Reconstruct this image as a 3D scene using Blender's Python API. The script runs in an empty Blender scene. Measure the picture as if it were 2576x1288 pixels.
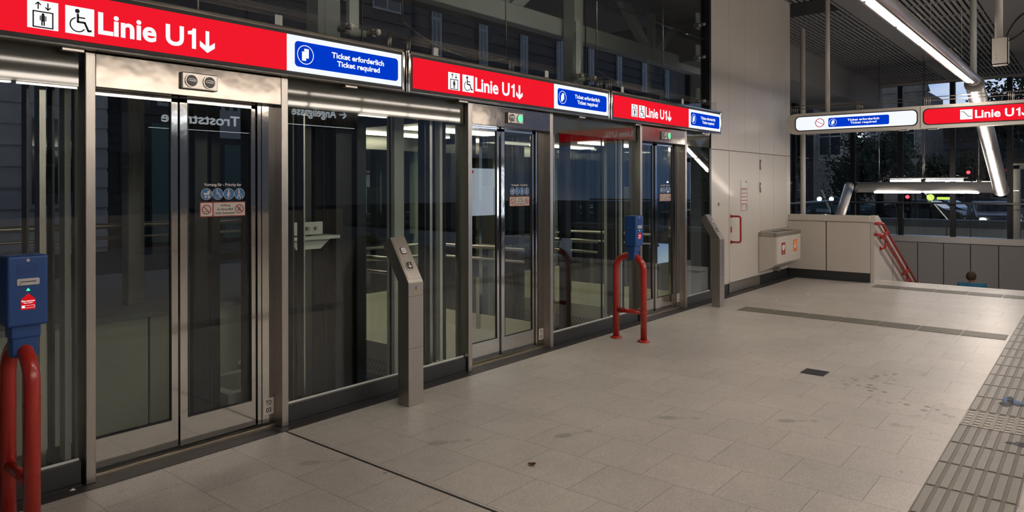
import bpy, bmesh, math, random
from mathutils import Vector, Matrix
random.seed(7)
S = bpy.context.scene
COL = S.collection
PI = math.pi
R = math.radians

# ------------------------------------------------------------------ camera
cd = bpy.data.cameras.new('camera')
cam = bpy.data.objects.new('camera', cd)
COL.objects.link(cam)
cam.location = (0, 0, 1.6)
cam.rotation_euler = (R(90), R(0.1), R(39.6 - 90))
cd.sensor_width = 36
cd.lens = 36 * 1787 / 2576
cd.shift_y = -(644 - 470) / 2576
cd.clip_end = 400
S.camera = cam

# ------------------------------------------------------------------ view, world
S.view_settings.view_transform = 'Standard'
S.view_settings.look = 'None'
S.view_settings.gamma = 1
S.view_settings.use_curve_mapping = False
S.view_settings.exposure = 0.0

W = bpy.data.worlds.new('dusk_sky')
S.world = W
W.use_nodes = True
wn = W.node_tree.nodes
wl = W.node_tree.links
bg = wn['Background']
tc = wn.new('ShaderNodeTexCoord')
sp = wn.new('ShaderNodeSeparateXYZ')
wl.new(tc.outputs['Generated'], sp.inputs[0])
# brighter towards the after-glow (+X, low), deep blue elsewhere
dot = wn.new('ShaderNodeVectorMath'); dot.operation = 'DOT_PRODUCT'
wl.new(tc.outputs['Generated'], dot.inputs[0]); dot.inputs[1].default_value = Vector((0.97, 0.12, 0.16)).normalized()
mr = wn.new('ShaderNodeMapRange'); mr.inputs[1].default_value = 0.5; mr.inputs[2].default_value = 0.98
wl.new(dot.outputs['Value'], mr.inputs[0])
nz = wn.new('ShaderNodeTexNoise'); nz.inputs['Scale'].default_value = 5; nz.inputs['Detail'].default_value = 5
mp = wn.new('ShaderNodeMapping'); mp.inputs['Scale'].default_value = (1, 1, 3.5)
wl.new(tc.outputs['Generated'], mp.inputs[0]); wl.new(mp.outputs[0], nz.inputs[0])
cr = wn.new('ShaderNodeValToRGB'); cr.color_ramp.elements[0].position = .42; cr.color_ramp.elements[1].position = .62
cr.color_ramp.elements[0].color = (.30, .47, .86, 1); cr.color_ramp.elements[1].color = (.72, .80, 1.0, 1)
wl.new(nz.outputs[0], cr.inputs[0])
mx = wn.new('ShaderNodeMixRGB'); mx.inputs[1].default_value = (.07, .078, .10, 1)
wl.new(mr.outputs[0], mx.inputs[0]); wl.new(cr.outputs[0], mx.inputs[2])
wl.new(mx.outputs[0], bg.inputs[0]); bg.inputs[1].default_value = 1.0

# ------------------------------------------------------------------ materials
def nmat(name):
    m = bpy.data.materials.new(name); m.use_nodes = True
    return m, m.node_tree.nodes, m.node_tree.links, m.node_tree.nodes['Principled BSDF']

def mat(name, col, rough=.5, metal=0., coat=0., bump=0., bscale=40., var=0., vscale=8., stretch=None, spec=None):
    m, n, l, p = nmat(name)
    p.inputs['Base Color'].default_value = (*col, 1)
    p.inputs['Roughness'].default_value = rough
    p.inputs['Metallic'].default_value = metal
    p.inputs['Coat Weight'].default_value = coat
    p.inputs['Coat Roughness'].default_value = .08
    if spec is not None: p.inputs['Specular IOR Level'].default_value = spec
    t = n.new('ShaderNodeTexCoord'); mpn = n.new('ShaderNodeMapping')
    if stretch: mpn.inputs['Scale'].default_value = stretch
    l.new(t.outputs['Object'], mpn.inputs[0])
    nt = n.new('ShaderNodeTexNoise'); nt.inputs['Scale'].default_value = vscale; nt.inputs['Detail'].default_value = 4
    l.new(mpn.outputs[0], nt.inputs[0])
    if var:
        mixn = n.new('ShaderNodeMixRGB'); mixn.blend_type = 'MULTIPLY'; mixn.inputs[0].default_value = 1
        mixn.inputs[1].default_value = (*col, 1)
        r = n.new('ShaderNodeMapRange'); r.inputs[3].default_value = 1 - var; r.inputs[4].default_value = 1 + var
        r.inputs[1].default_value = .3; r.inputs[2].default_value = .7
        l.new(nt.outputs[0], r.inputs[0]); l.new(r.outputs[0], mixn.inputs[2]); l.new(mixn.outputs[0], p.inputs['Base Color'])
    rr = n.new('ShaderNodeMapRange'); rr.inputs[3].default_value = max(0, rough * .88); rr.inputs[4].default_value = min(1, rough * 1.12)
    l.new(nt.outputs[0], rr.inputs[0]); l.new(rr.outputs[0], p.inputs['Roughness'])
    if bump:
        b = n.new('ShaderNodeBump'); b.inputs['Strength'].default_value = bump; b.inputs['Distance'].default_value = .01
        n2 = n.new('ShaderNodeTexNoise'); n2.inputs['Scale'].default_value = bscale; n2.inputs['Detail'].default_value = 3
        l.new(mpn.outputs[0], n2.inputs[0]); l.new(n2.outputs[0], b.inputs['Height']); l.new(b.outputs[0], p.inputs['Normal'])
    return m

def emis(name, col, s=1.):
    m, n, l, p = nmat(name)
    n.remove(p)
    e = n.new('ShaderNodeEmission'); e.inputs[0].default_value = (*col, 1); e.inputs[1].default_value = s
    l.new(e.outputs[0], n['Material Output'].inputs[0])
    return m

def lit_panel(name, col, s=1.):
    """backlit acrylic: emission under a glossy clear face"""
    m, n, l, p = nmat(name)
    p.inputs['Base Color'].default_value = (*[c * .06 for c in col], 1)
    p.inputs['Roughness'].default_value = .08
    p.inputs['Specular IOR Level'].default_value = .0
    p.inputs['Emission Color'].default_value = (*col, 1)
    p.inputs['Emission Strength'].default_value = s
    return m

def glass(name, tint=(.82, .86, .84), ior=1.5, rough=0.):
    m, n, l, p = nmat(name)
    n.remove(p)
    f = n.new('ShaderNodeFresnel')
    ge = n.new('ShaderNodeNewGeometry'); im = n.new('ShaderNodeMapRange')   # same reflectance on both faces of the sheet
    im.inputs[3].default_value = ior; im.inputs[4].default_value = 1 / ior
    l.new(ge.outputs['Backfacing'], im.inputs[0]); l.new(im.outputs[0], f.inputs[0])
    tr = n.new('ShaderNodeBsdfTransparent'); tr.inputs[0].default_value = (*tint, 1)
    g = n.new('ShaderNodeBsdfGlossy'); g.inputs['Roughness'].default_value = rough
    mi = n.new('ShaderNodeMixShader')
    l.new(f.outputs[0], mi.inputs[0]); l.new(tr.outputs[0], mi.inputs[1]); l.new(g.outputs[0], mi.inputs[2])
    l.new(mi.outputs[0], n['Material Output'].inputs[0])
    return m

M = {}
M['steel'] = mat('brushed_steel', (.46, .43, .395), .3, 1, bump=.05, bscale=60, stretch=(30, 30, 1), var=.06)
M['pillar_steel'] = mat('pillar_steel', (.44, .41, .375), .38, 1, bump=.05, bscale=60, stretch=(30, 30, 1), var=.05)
M['polish'] = mat('polished_steel', (.21, .19, .17), .13, 1, bump=.3, bscale=3.0)
M['ledge_steel'] = mat('ledge_steel', (.72, .68, .64), .36, 1, bump=.2, bscale=3)
M['mirror'] = mat('mirror_steel', (.50, .48, .45), .07, 1, bump=.12, bscale=4)
M['tube'] = mat('tube_steel', (.6, .57, .55), .33, .75, bump=.03, bscale=10)
M['sill'] = mat('sill_metal', (.7, .62, .5), .3, 1, stretch=(1, 30, 30), bump=.05)
M['dark'] = mat('dark_skirting', (.022, .024, .026), .42, 0, coat=.1, var=.1)
M['kerb'] = mat('dark_kerb_stone', (.036, .034, .036), .5, 0, spec=.25, bump=.1, bscale=200, var=.15)
M['black'] = mat('black_rubber', (.012, .012, .012), .5)
M['frame_dark'] = mat('dark_frame', (.03, .032, .035), .35, .6)
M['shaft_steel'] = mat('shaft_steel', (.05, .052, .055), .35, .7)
M['shaft_grey'] = mat('shaft_grey_paint', (.5, .52, .49), .4)
M['white_wall'] = mat('white_enamel', (.53, .49, .44), .34, 0, coat=.12, bump=.06, bscale=1.3)
M['white_paint'] = mat('warm_white_paint', (.55, .52, .48), .4)
M['far_panel'] = mat('stair_panel', (.40, .38, .36), .4)
M['seam'] = mat('seam', (.04, .038, .035), .7)
M['red'] = mat('red_powder', (.40, .022, .014), .28, 0, coat=.3)
M['blue'] = mat('blue_plastic', (.008, .058, .23), .4, 0, coat=.1, bump=.03, bscale=200)
M['blue_in'] = mat('blue_plastic_dark', (.005, .045, .21), .45)
M['plastic_w'] = mat('pale_plastic', (.5, .48, .48), .4)
M['fascia'] = mat('grey_green_enamel', (.075, .077, .062), .035, 0, coat=0)
M['ceil'] = mat('ceiling_paint', (.26, .25, .24), .7)
M['slat'] = mat('ceiling_slat', (.24, .232, .224), .55)
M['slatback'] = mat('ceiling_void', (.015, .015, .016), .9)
M['truss'] = mat('truss_paint', (.58, .6, .57), .5)
M['glass'] = glass('facade_glass', (.92, .95, .93))
M['glass_up'] = glass('upper_glass', (.93, .96, .95))
M['glass_door'] = glass('door_glass', (.9, .93, .92))
M['glass_far'] = glass('far_glass', (.9, .94, .96))
M['glass_cab'] = glass('cabin_glass', (.9, .93, .9))
M['cab_side'] = mat('cabin_panel', (.55, .52, .42), .4)
M['E_tube'] = emis('tube_lens', (1, .88, .76), 54)
M['E_back'] = emis('rear_tube_lens', (1, .88, .76), 26)
M['tube_white'] = mat('tube_white_paint', (.8, .77, .73), .35)
M['E_up'] = emis('uplight_lens', (1, .88, .76), 20)  # glow of the added strips that brighten ceiling and upper walls
M['E_tube2'] = emis('far_tube_lens', (1, .88, .70), 7)
M['E_cab'] = emis('cabin_light', (1, .93, .74), 9)
M['E_red'] = lit_panel('sign_red', (.86, .010, .024), 1.0)
M['E_white'] = lit_panel('sign_white', (.90, .94, 1.0), 1.0)
M['E_letter'] = lit_panel('sign_letter', (.95, .96, .98), 1.0)
M['E_blue'] = lit_panel('sign_blue', (.0, .04, .56), 1.0)
M['ink'] = mat('black_ink', (.01, .01, .01), .6)
M['ink_red'] = lit_panel('red_ring', (.65, .03, .04), .8)
M['E_poster'] = emis('poster_light', (.75, .85, 1), 4.2)
M['E_posterr'] = emis('poster_red', (.9, .05, .06), 3)
M['E_text'] = emis('reflected_letters', (.85, .93, 1), 5)
M['E_green'] = emis('green_lamp', (.10, 1, .30), 1.8)
M['E_gdot'] = emis('green_dot', (.05, 1, .3), 2)
M['E_rdot'] = emis('red_display', (.7, .01, .015), .8)
M['E_tl'] = emis('traffic_red', (1, .04, .06), 5)
M['E_head'] = emis('headlight', (1, .93, .75), 12)
M['E_pale'] = emis('pale_lamp', (.8, .95, 1), 5)
M['E_yg'] = emis('yellow_green_sign', (.65, .85, .12), 1.3)
M['lens_off'] = mat('unlit_lens', (.2, .19, .19), .12, 0, coat=1)
M['st_blue'] = mat('sticker_blue', (.015, .13, .33), .5)
M['st_white'] = mat('sticker_white', (.5, .45, .42), .6)
M['st_red'] = mat('sticker_red', (.30, .035, .02), .6)
M['st_plain'] = mat('sticker_pale', (.62, .60, .58), .5)
M['orange'] = mat('sticker_orange', (.75, .2, .03), .5)
M['btn'] = mat('button_dark', (.03, .018, .018), .4)
M['btn_w'] = mat('button_white', (.75, .74, .7), .4)
M['yellow'] = mat('yellow_ring', (.7, .4, .03), .5)
M['rubber'] = mat('tactile_stone', (.19, .175, .15), .45, 0, bump=.15, bscale=120, var=.12, vscale=3)
M['tact_low'] = mat('tactile_base', (.105, .095, .082), .5, 0, bump=.15, bscale=120, var=.12)
M['grate'] = mat('grate_steel', (.22, .2, .17), .45, .5)
M['leafbr'] = mat('dead_leaf', (.16, .05, .02), .6)
M['paper'] = mat('paper', (.62, .6, .56), .8)
M['stoneb'] = mat('building_stone', (.34, .31, .29), .8, var=.25, vscale=2, bump=.3, bscale=6)
M['stonel'] = mat('building_pale', (.5, .52, .56), .8, var=.15, vscale=2)
M['bdark'] = mat('building_dark', (.15, .16, .2), .8, var=.2)
M['bback'] = mat('building_back', (.045, .05, .066), .8, var=.2)
M['wframe'] = mat('window_white', (.42, .45, .5), .5)
M['wglass'] = mat('window_dark_glass', (.02, .025, .035), .08, 0, coat=1)
M['teal'] = mat('teal_shutter', (.04, .14, .15), .6, bump=.3, bscale=20, stretch=(1, 1, 8))
M['asphalt'] = mat('asphalt', (.06, .062, .068), .7, var=.2, bump=.2, bscale=30)
M['granite'] = mat('granite_ledge', (.3, .3, .31), .7, var=.15, vscale=60, bump=.1)
M['panel_bk'] = mat('cream_panel', (.62, .62, .52), .4)
M['roof'] = mat('roof_tile', (.09, .07, .065), .8, var=.3, vscale=10)
M['bark'] = mat('bark', (.04, .032, .028), .9, bump=.5)
M['leaf'] = mat('leaf_dark', (.06, .08, .05), .8, var=.4)
M['carpaint'] = mat('car_paint_silver', (.16, .18, .21), .4, .0, coat=.15)
M['water'] = glass('water_film', (.9, .92, .95), 1.33)
M['carpaint2'] = mat('car_paint_teal', (.03, .08, .10), .4, .0, coat=.15)
M['skin'] = mat('skin', (.42, .24, .17), .6)
M['hair'] = mat('hair_brown', (.05, .026, .014), .8, bump=.5, bscale=80)
M['shirt'] = mat('blue_shirt', (.01, .12, .22), .8)
M['jeans'] = mat('jeans', (.03, .04, .08), .9)
M['redawn'] = mat('red_awning', (.15, .012, .012), .7)

def checker_plate():
    m, n, l, p = nmat('checker_plate')
    p.inputs['Base Color'].default_value = (.5, .48, .42, 1); p.inputs['Metallic'].default_value = .35; p.inputs['Roughness'].default_value = .4
    t = n.new('ShaderNodeTexCoord'); mpn = n.new('ShaderNodeMapping'); mpn.inputs['Rotation'].default_value = (0, 0, R(45)); mpn.inputs['Scale'].default_value = (28, 28, 28)
    c = n.new('ShaderNodeTexChecker'); c.inputs['Scale'].default_value = 1
    c.inputs[1].default_value = (.6, .57, .5, 1); c.inputs[2].default_value = (.36, .34, .29, 1)
    l.new(t.outputs['Object'], mpn.inputs[0]); l.new(mpn.outputs[0], c.inputs[0]); l.new(c.outputs[0], p.inputs['Base Color'])
    b = n.new('ShaderNodeBump'); b.inputs['Strength'].default_value = .5; b.inputs['Distance'].default_value = .004
    l.new(c.outputs[1], b.inputs['Height']); l.new(b.outputs[0], p.inputs['Normal'])
    return m
M['checker'] = checker_plate()

def floor_material():
    m, n, l, p = nmat('granite_tiles')
    t = n.new('ShaderNodeTexCoord')
    P = t.outputs['Object']
    mp1 = n.new('ShaderNodeMapping'); mp1.inputs['Rotation'].default_value = (0, 0, R(90)); mp1.inputs['Location'].default_value = (.727, -.19, 0)
    l.new(P, mp1.inputs[0])
    # bricks run along Y: swap axes by separate/combine
    s = n.new('ShaderNodeSeparateXYZ'); l.new(P, s.inputs[0])
    a = n.new('ShaderNodeMath'); a.operation = 'SUBTRACT'; a.inputs[1].default_value = .727 - .413 * 40; l.new(s.outputs[1], a.inputs[0])
    b = n.new('ShaderNodeMath'); b.operation = 'SUBTRACT'; b.inputs[1].default_value = .19 - .413 * 41; l.new(s.outputs[0], b.inputs[0])
    cb = n.new('ShaderNodeCombineXYZ'); l.new(a.outputs[0], cb.inputs[0]); l.new(b.outputs[0], cb.inputs[1])
    br = n.new('ShaderNodeTexBrick'); br.inputs['Scale'].default_value = 1; br.offset = .5; br.squash = 1
    br.inputs['Brick Width'].default_value = .413; br.inputs['Row Height'].default_value = .413
    br.inputs['Mortar Size'].default_value = .0022; br.inputs['Mortar Smooth'].default_value = .25
    br.inputs['Color1'].default_value = (.40, .372, .342, 1); br.inputs['Color2'].default_value = (.44, .409, .376, 1); br.inputs['Mortar'].default_value = (.20, .175, .15, 1)
    l.new(cb.outputs[0], br.inputs[0])
    cur = br.outputs['Color']
    def mul(fac_out, lo, hi, fmin=.3, fmax=.7):
        nonlocal cur
        r = n.new('ShaderNodeMapRange'); r.inputs[1].default_value = fmin; r.inputs[2].default_value = fmax; r.inputs[3].default_value = lo; r.inputs[4].default_value = hi
        l.new(fac_out, r.inputs[0])
        mm = n.new('ShaderNodeMixRGB'); mm.blend_type = 'MULTIPLY'; mm.inputs[0].default_value = 1
        l.new(cur, mm.inputs[1]); l.new(r.outputs[0], mm.inputs[2]); cur = mm.outputs[0]
    def noise(sc, det=3):
        q = n.new('ShaderNodeTexNoise'); q.inputs['Scale'].default_value = sc; q.inputs['Detail'].default_value = det; l.new(P, q.inputs[0]); return q.outputs[0]
    mul(noise(260, 2), .80, 1.2, .38, .62)
    mul(noise(70, 5), .90, 1.10, .38, .62)
    mul(noise(18, 4), .95, 1.05)
    mul(noise(1.1, 4), .90, 1.05)
    mul(noise(5, 5), .95, 1.04)
    # fine dark dirt specks all over
    v = n.new('ShaderNodeTexVoronoi'); v.inputs['Scale'].default_value = 3.2; l.new(P, v.inputs[0])
    mul(v.outputs['Distance'], .4, 1, .02, .042)
    v3 = n.new('ShaderNodeTexVoronoi'); v3.inputs['Scale'].default_value = 7.3; l.new(P, v3.inputs[0])
    mul(v3.outputs['Distance'], 1.5, 1, .02, .045)
    # wet spots only near the spill
    v2 = n.new('ShaderNodeTexVoronoi'); v2.inputs['Scale'].default_value = 11; l.new(P, v2.inputs[0])
    def blob(cx, cy, rx, ry, ang, soft=.35):
        q = n.new('ShaderNodeMapping'); q.vector_type = 'TEXTURE'
        q.inputs['Location'].default_value = (cx, cy, 0); q.inputs['Rotation'].default_value = (0, 0, ang); q.inputs['Scale'].default_value = (rx, ry, 1)
        l.new(P, q.inputs[0])
        le = n.new('ShaderNodeVectorMath'); le.operation = 'LENGTH'; l.new(q.outputs[0], le.inputs[0])
        r = n.new('ShaderNodeMapRange'); r.inputs[1].default_value = 1 - soft; r.inputs[2].default_value = 1; r.inputs[3].default_value = 1; r.inputs[4].default_value = 0
        l.new(le.outputs['Value'], r.inputs[0]); return r.outputs[0]
    regs = [blob(6.15, 1.35, .55, .38, .9, .8), blob(5.85, 1.0, .4, .3, .9, .7), blob(6.6, 1.35, .5, .2, -.5, .8)]
    acc = regs[0]
    for q in regs[1:]:
        mm = n.new('ShaderNodeMath'); mm.operation = 'MAXIMUM'; l.new(acc, mm.inputs[0]); l.new(q, mm.inputs[1]); acc = mm.outputs[0]
    th = n.new('ShaderNodeMapRange'); th.inputs[1].default_value = .20; th.inputs[2].default_value = .32; th.inputs[3].default_value = 1; th.inputs[4].default_value = 0
    l.new(v2.outputs['Distance'], th.inputs[0])
    wet = n.new('ShaderNodeMath'); wet.operation = 'MULTIPLY'; l.new(th.outputs[0], wet.inputs[0]); l.new(acc, wet.inputs[1])
    r = n.new('ShaderNodeMapRange'); r.inputs[3].default_value = 1; r.inputs[4].default_value = .42; l.new(wet.outputs[0], r.inputs[0])
    mm = n.new('ShaderNodeMixRGB'); mm.blend_type = 'MULTIPLY'; mm.inputs[0].default_value = 1; l.new(cur, mm.inputs[1]); l.new(r.outputs[0], mm.inputs[2]); cur = mm.outputs[0]
    # footprints: sole + heel ellipses
    fts = FOOT
    acc = None
    nb = noise(70, 2)
    for (hx, hy, tx, ty, st) in fts:
        d = Vector((tx - hx, ty - hy)); L = d.length; ang = math.atan2(d.y, d.x)
        for (u, ra, rb, k) in ((.78, .27 * L, .045, 1.), (.42, .18 * L, .024, .5), (.12, .13 * L, .032, .7)):
            bb = blob(hx + d.x * u, hy + d.y * u, ra, rb, ang)
            q = n.new('ShaderNodeMath'); q.operation = 'MULTIPLY'; q.inputs[1].default_value = st * k; l.new(bb, q.inputs[0])
            if acc is None: acc = q.outputs[0]
            else:
                w = n.new('ShaderNodeMath'); w.operation = 'MAXIMUM'; l.new(acc, w.inputs[0]); l.new(q.outputs[0], w.inputs[1]); acc = w.outputs[0]
    q = n.new('ShaderNodeMapRange'); q.inputs[1].default_value = .3; q.inputs[2].default_value = .6; q.inputs[3].default_value = .35; q.inputs[4].default_value = 1; l.new(nb, q.inputs[0])
    w = n.new('ShaderNodeMath'); w.operation = 'MULTIPLY'; l.new(acc, w.inputs[0]); l.new(q.outputs[0], w.inputs[1])
    mm = n.new('ShaderNodeMixRGB'); l.new(w.outputs[0], mm.inputs[0]); l.new(cur, mm.inputs[1]); mm.inputs[2].default_value = (.16, .145, .13, 1)
    cur = mm.outputs[0]
    l.new(cur, p.inputs['Base Color'])
    rr = n.new('ShaderNodeMapRange'); rr.inputs[3].default_value = .48; rr.inputs[4].default_value = .3
    l.new(noise(.8, 3), rr.inputs[0]); l.new(rr.outputs[0], p.inputs['Roughness'])
    bp = n.new('ShaderNodeBump'); bp.inputs['Strength'].default_value = .12; bp.inputs['Distance'].default_value = .003
    l.new(noise(300, 2), bp.inputs['Height']); l.new(bp.outputs[0], p.inputs['Normal'])
    return m

F_, CX_, HY_, H_ = 1787., 1288., 470., 1.6
A_ = R(39.6)
V_ = (math.cos(A_), math.sin(A_)); R_ = (math.sin(A_), -math.cos(A_))
def fl(px, py, z=0.):      # a point read off the photograph, on the floor
    l_ = (px - CX_) / F_; k = (HY_ - py) / F_
    t = (z - H_) / k
    return ((V_[0] + l_ * R_[0]) * t, (V_[1] + l_ * R_[1]) * t)
FOOT = []
for hx, hy, tx, ty, st in [(1190, 1106, 1075, 1116, .6), (1490, 1083, 1395, 1100, .75), (1762, 1053, 1655, 1051, .65), (2060, 1060, 1955, 1060, .75),
                           (880, 1155, 750, 1166, .6), (2300, 1078, 2238, 1068, .5)]:
    FOOT.append((*fl(hx, hy), *fl(tx, ty), st))
M['floor'] = floor_material()

# ------------------------------------------------------------------ mesh builder
class MB:
    def __init__(s, base=(0, 0, 0)):
        s.bm = bmesh.new(); s.base = Vector(base)
    def box(s, x0, x1, y0, y1, z0, z1, bev=0., seg=2):
        r = bmesh.ops.create_cube(s.bm, size=1)
        vs = r['verts']
        for v in vs:
            v.co = Vector((x0 + (v.co.x + .5) * (x1 - x0), y0 + (v.co.y + .5) * (y1 - y0), z0 + (v.co.z + .5) * (z1 - z0)))
        if bev:
            es = list({e for v in vs for e in v.link_edges})
            bmesh.ops.bevel(s.bm, geom=es, offset=bev, segments=seg, affect='EDGES', profile=.5)
        return s
    def tube(s, pts, r, seg=12, cap=True):
        pts = [Vector(p) for p in pts]
        rings = []
        up = None
        for i, p in enumerate(pts):
            if i == 0: t = pts[1] - p
            elif i == len(pts) - 1: t = p - pts[i - 1]
            else: t = (pts[i + 1] - p).normalized() + (p - pts[i - 1]).normalized()
            t.normalize()
            if up is None:
                up = Vector((0, 0, 1)) if abs(t.z) < .9 else Vector((1, 0, 0))
            u = t.cross(up).normalized(); w = u.cross(t).normalized(); up = w
            rr = r[i] if isinstance(r, (list, tuple)) else r
            rings.append([s.bm.verts.new(p + (u * math.cos(a) + w * math.sin(a)) * rr) for a in [2 * PI * k / seg for k in range(seg)]])
        for a, b in zip(rings, rings[1:]):
            for k in range(seg):
                f = s.bm.faces.new((a[k], a[(k + 1) % seg], b[(k + 1) % seg], b[k])); f.smooth = True
        if cap:
            s.bm.faces.new(list(reversed(rings[0]))); s.bm.faces.new(rings[-1])
        return s
    def poly(s, pts, ext):
        """planar polygon extruded by vector ext"""
        e = Vector(ext)
        a = [s.bm.verts.new(Vector(p)) for p in pts]; b = [s.bm.verts.new(Vector(p) + e) for p in pts]
        n = len(a)
        s.bm.faces.new(list(reversed(a))); s.bm.faces.new(b)
        for i in range(n): s.bm.faces.new((a[i], a[(i + 1) % n], b[(i + 1) % n], b[i]))
        return s
    def ball(s, c, r, sc=(1, 1, 1), sub=2):
        q = bmesh.ops.create_icosphere(s.bm, subdivisions=sub, radius=1)
        for v in q['verts']: v.co = Vector((c[0] + v.co.x * r * sc[0], c[1] + v.co.y * r * sc[1], c[2] + v.co.z * r * sc[2]))
        for v in q['verts']:
            for f in v.link_faces: f.smooth = True
        return s
    def build(s, name, m, parent=None, root=None):
        b = Vector(root.location) if root is not None else (Vector(parent.location) if parent is not None and parent.parent is None else s.base)
        if parent is not None and parent.parent is not None: b = Vector(parent.parent.location)
        if parent is not None and parent.parent is None: b = Vector(parent.location)
        bmesh.ops.translate(s.bm, verts=s.bm.verts, vec=-b)
        bmesh.ops.recalc_face_normals(s.bm, faces=s.bm.faces)
        me = bpy.data.meshes.new(name); s.bm.to_mesh(me); s.bm.free()
        me.materials.append(M[m] if isinstance(m, str) else m)
        o = bpy.data.objects.new(name, me); COL.objects.link(o)
        if parent is not None: o.parent = parent
        else: o.location = b
        return o

def tag(o, label, cat, group=None, kind=None):
    o['label'] = label; o['category'] = cat
    if group: o['group'] = group
    if kind: o['kind'] = kind
    return o
def thing(name, label, cat, loc=(0, 0, 0), group=None):
    o = bpy.data.objects.new(name, None); COL.objects.link(o); o.location = loc; o.empty_display_size = .1
    return tag(o, label, cat, group)
def struct(name, mb, m, parent=None, label=None):
    o = mb.build(name, m, parent)
    if parent is None: o['kind'] = 'structure'; o['category'] = name.split('_')[0]; o['label'] = label or name.replace('_', ' ')
    return o

# flat drawing on a surface: local (u right, v up) -> world
class Surf:
    """origin o, right vector r, up vector u; normal faces the viewer"""
    def __init__(s, o, r, u):
        s.o = Vector(o); s.r = Vector(r).normalized(); s.u = Vector(u).normalized(); s.n = s.r.cross(s.u)
    def p(s, a, b, d=0.): return s.o + s.r * a + s.u * b + s.n * d
def rrect(u0, u1, v0, v1, rad, k=6):
    out = []
    for cx, cy, a0 in ((u1 - rad, v1 - rad, 0), (u0 + rad, v1 - rad, 90), (u0 + rad, v0 + rad, 180), (u1 - rad, v0 + rad, 270)):
        for i in range(k + 1):
            a = R(a0 + 90 * i / k); out.append((cx + rad * math.cos(a), cy + rad * math.sin(a)))
    return out
def circ(cu, cv, r, k=28, ry=None):
    return [(cu + r * math.cos(2 * PI * i / k), cv + (ry or r) * math.sin(2 * PI * i / k)) for i in range(k)]
def ring(mb, sf, cu, cv, r0, r1, d0, d1, k=32):
    for i in range(k):
        a, b = 2 * PI * i / k, 2 * PI * (i + 1) / k
        q = [(cu + r * math.cos(t), cv + r * math.sin(t)) for r, t in ((r0, a), (r1, a), (r1, b), (r0, b))]
        mb.poly([sf.p(x, y, d0) for x, y in q], sf.n * (d1 - d0))
def draw(mb, sf, pts, d0, d1): mb.poly([sf.p(x, y, d0) for x, y in pts], sf.n * (d1 - d0))
def stroke(mb, sf, pts, w, d0, d1):
    for (x0, y0), (x1, y1) in zip(pts, pts[1:]):
        t = Vector((x1 - x0, y1 - y0)); L = t.length
        if L < 1e-6: continue
        t /= L; nn = Vector((-t.y, t.x)) * w / 2; e = t * w * .3
        a = Vector((x0, y0)) - e; b = Vector((x1, y1)) + e
        draw(mb, sf, [tuple(a - nn), tuple(b - nn), tuple(b + nn), tuple(a + nn)], d0, d1)
def text(mb, sf, s_, u0, u1, v0, v1, d0, d1, bold=.02):
    """lettering fitted to the box u0..u1, v0..v1"""
    c = bpy.data.curves.new('t', 'FONT'); c.body = s_; c.size = 1; c.offset = bold; c.resolution_u = 4; c.space_character = 1.0
    o = bpy.data.objects.new('t', c); COL.objects.link(o)
    dg = bpy.context.evaluated_depsgraph_get(); dg.update()
    me = bpy.data.meshes.new_from_object(o.evaluated_get(dg))
    bpy.data.objects.remove(o); bpy.data.curves.remove(c)
    xs = [v.co.x for v in me.vertices]; ys = [v.co.y for v in me.vertices]
    sx = (u1 - u0) / (max(xs) - min(xs)); sy = (v1 - v0) / (max(ys) - min(ys)); mx_, my_ = min(xs), min(ys)
    vs = [mb.bm.verts.new(sf.p(u0 + (v.co.x - mx_) * sx, v0 + (v.co.y - my_) * sy, d1)) for v in me.vertices]
    for p in me.polygons:
        try: mb.bm.faces.new([vs[i] for i in p.vertices])
        except ValueError: pass
    bpy.data.meshes.remove(me)

def wheelchair(mb, sf, cu, cv, h, d0, d1, w=None):
    w = w or h * .08
    q = lambda a, b: (cu + a * h, cv + b * h)
    draw(mb, sf, circ(*q(-.1, .40), .09 * h, 14), d0, d1)
    stroke(mb, sf, [q(-.08, .27), q(-.08, -.05), q(.18, -.05), q(.32, -.38), q(.42, -.36)], w * 1.5, d0, d1)
    stroke(mb, sf, [q(-.06, .14), q(.18, .14)], w, d0, d1)
    pts = [q(-.04 + .29 * math.cos(t) - .04, -.17 + .29 * math.sin(t)) for t in [R(110 + 12 * i) for i in range(19)]]
    stroke(mb, sf, pts, w * .8, d0, d1)
def lift_icon(mb, sf, cu, cv, h, d0, d1):
    q = lambda a, b: (cu + a * h, cv + b * h)
    stroke(mb, sf, [q(-.32, .12), q(.32, .12), q(.32, -.46), q(-.32, -.46), q(-.32, .12)], h * .045, d0, d1)
    draw(mb, sf, circ(*q(0, .03), .045 * h, 12), d0, d1)
    stroke(mb, sf, [q(0, -.04), q(0, -.2)], h * .12, d0, d1)
    stroke(mb, sf, [q(-.035, -.2), q(-.035, -.38)], h * .045, d0, d1); stroke(mb, sf, [q(.035, -.2), q(.035, -.38)], h * .045, d0, d1)
    stroke(mb, sf, [q(-.09, -.04), q(-.09, -.2)], h * .03, d0, d1); stroke(mb, sf, [q(.09, -.04), q(.09, -.2)], h * .03, d0, d1)
    for sx, sgn in ((-.16, 1), (.16, -1)):
        a, b = (.22, .46) if sgn > 0 else (.46, .22)
        stroke(mb, sf, [q(sx, a), q(sx, b)], h * .04, d0, d1)
        stroke(mb, sf, [q(sx - .08, b - .08 * sgn), q(sx, b), q(sx + .08, b - .08 * sgn)], h * .04, d0, d1)
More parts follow.
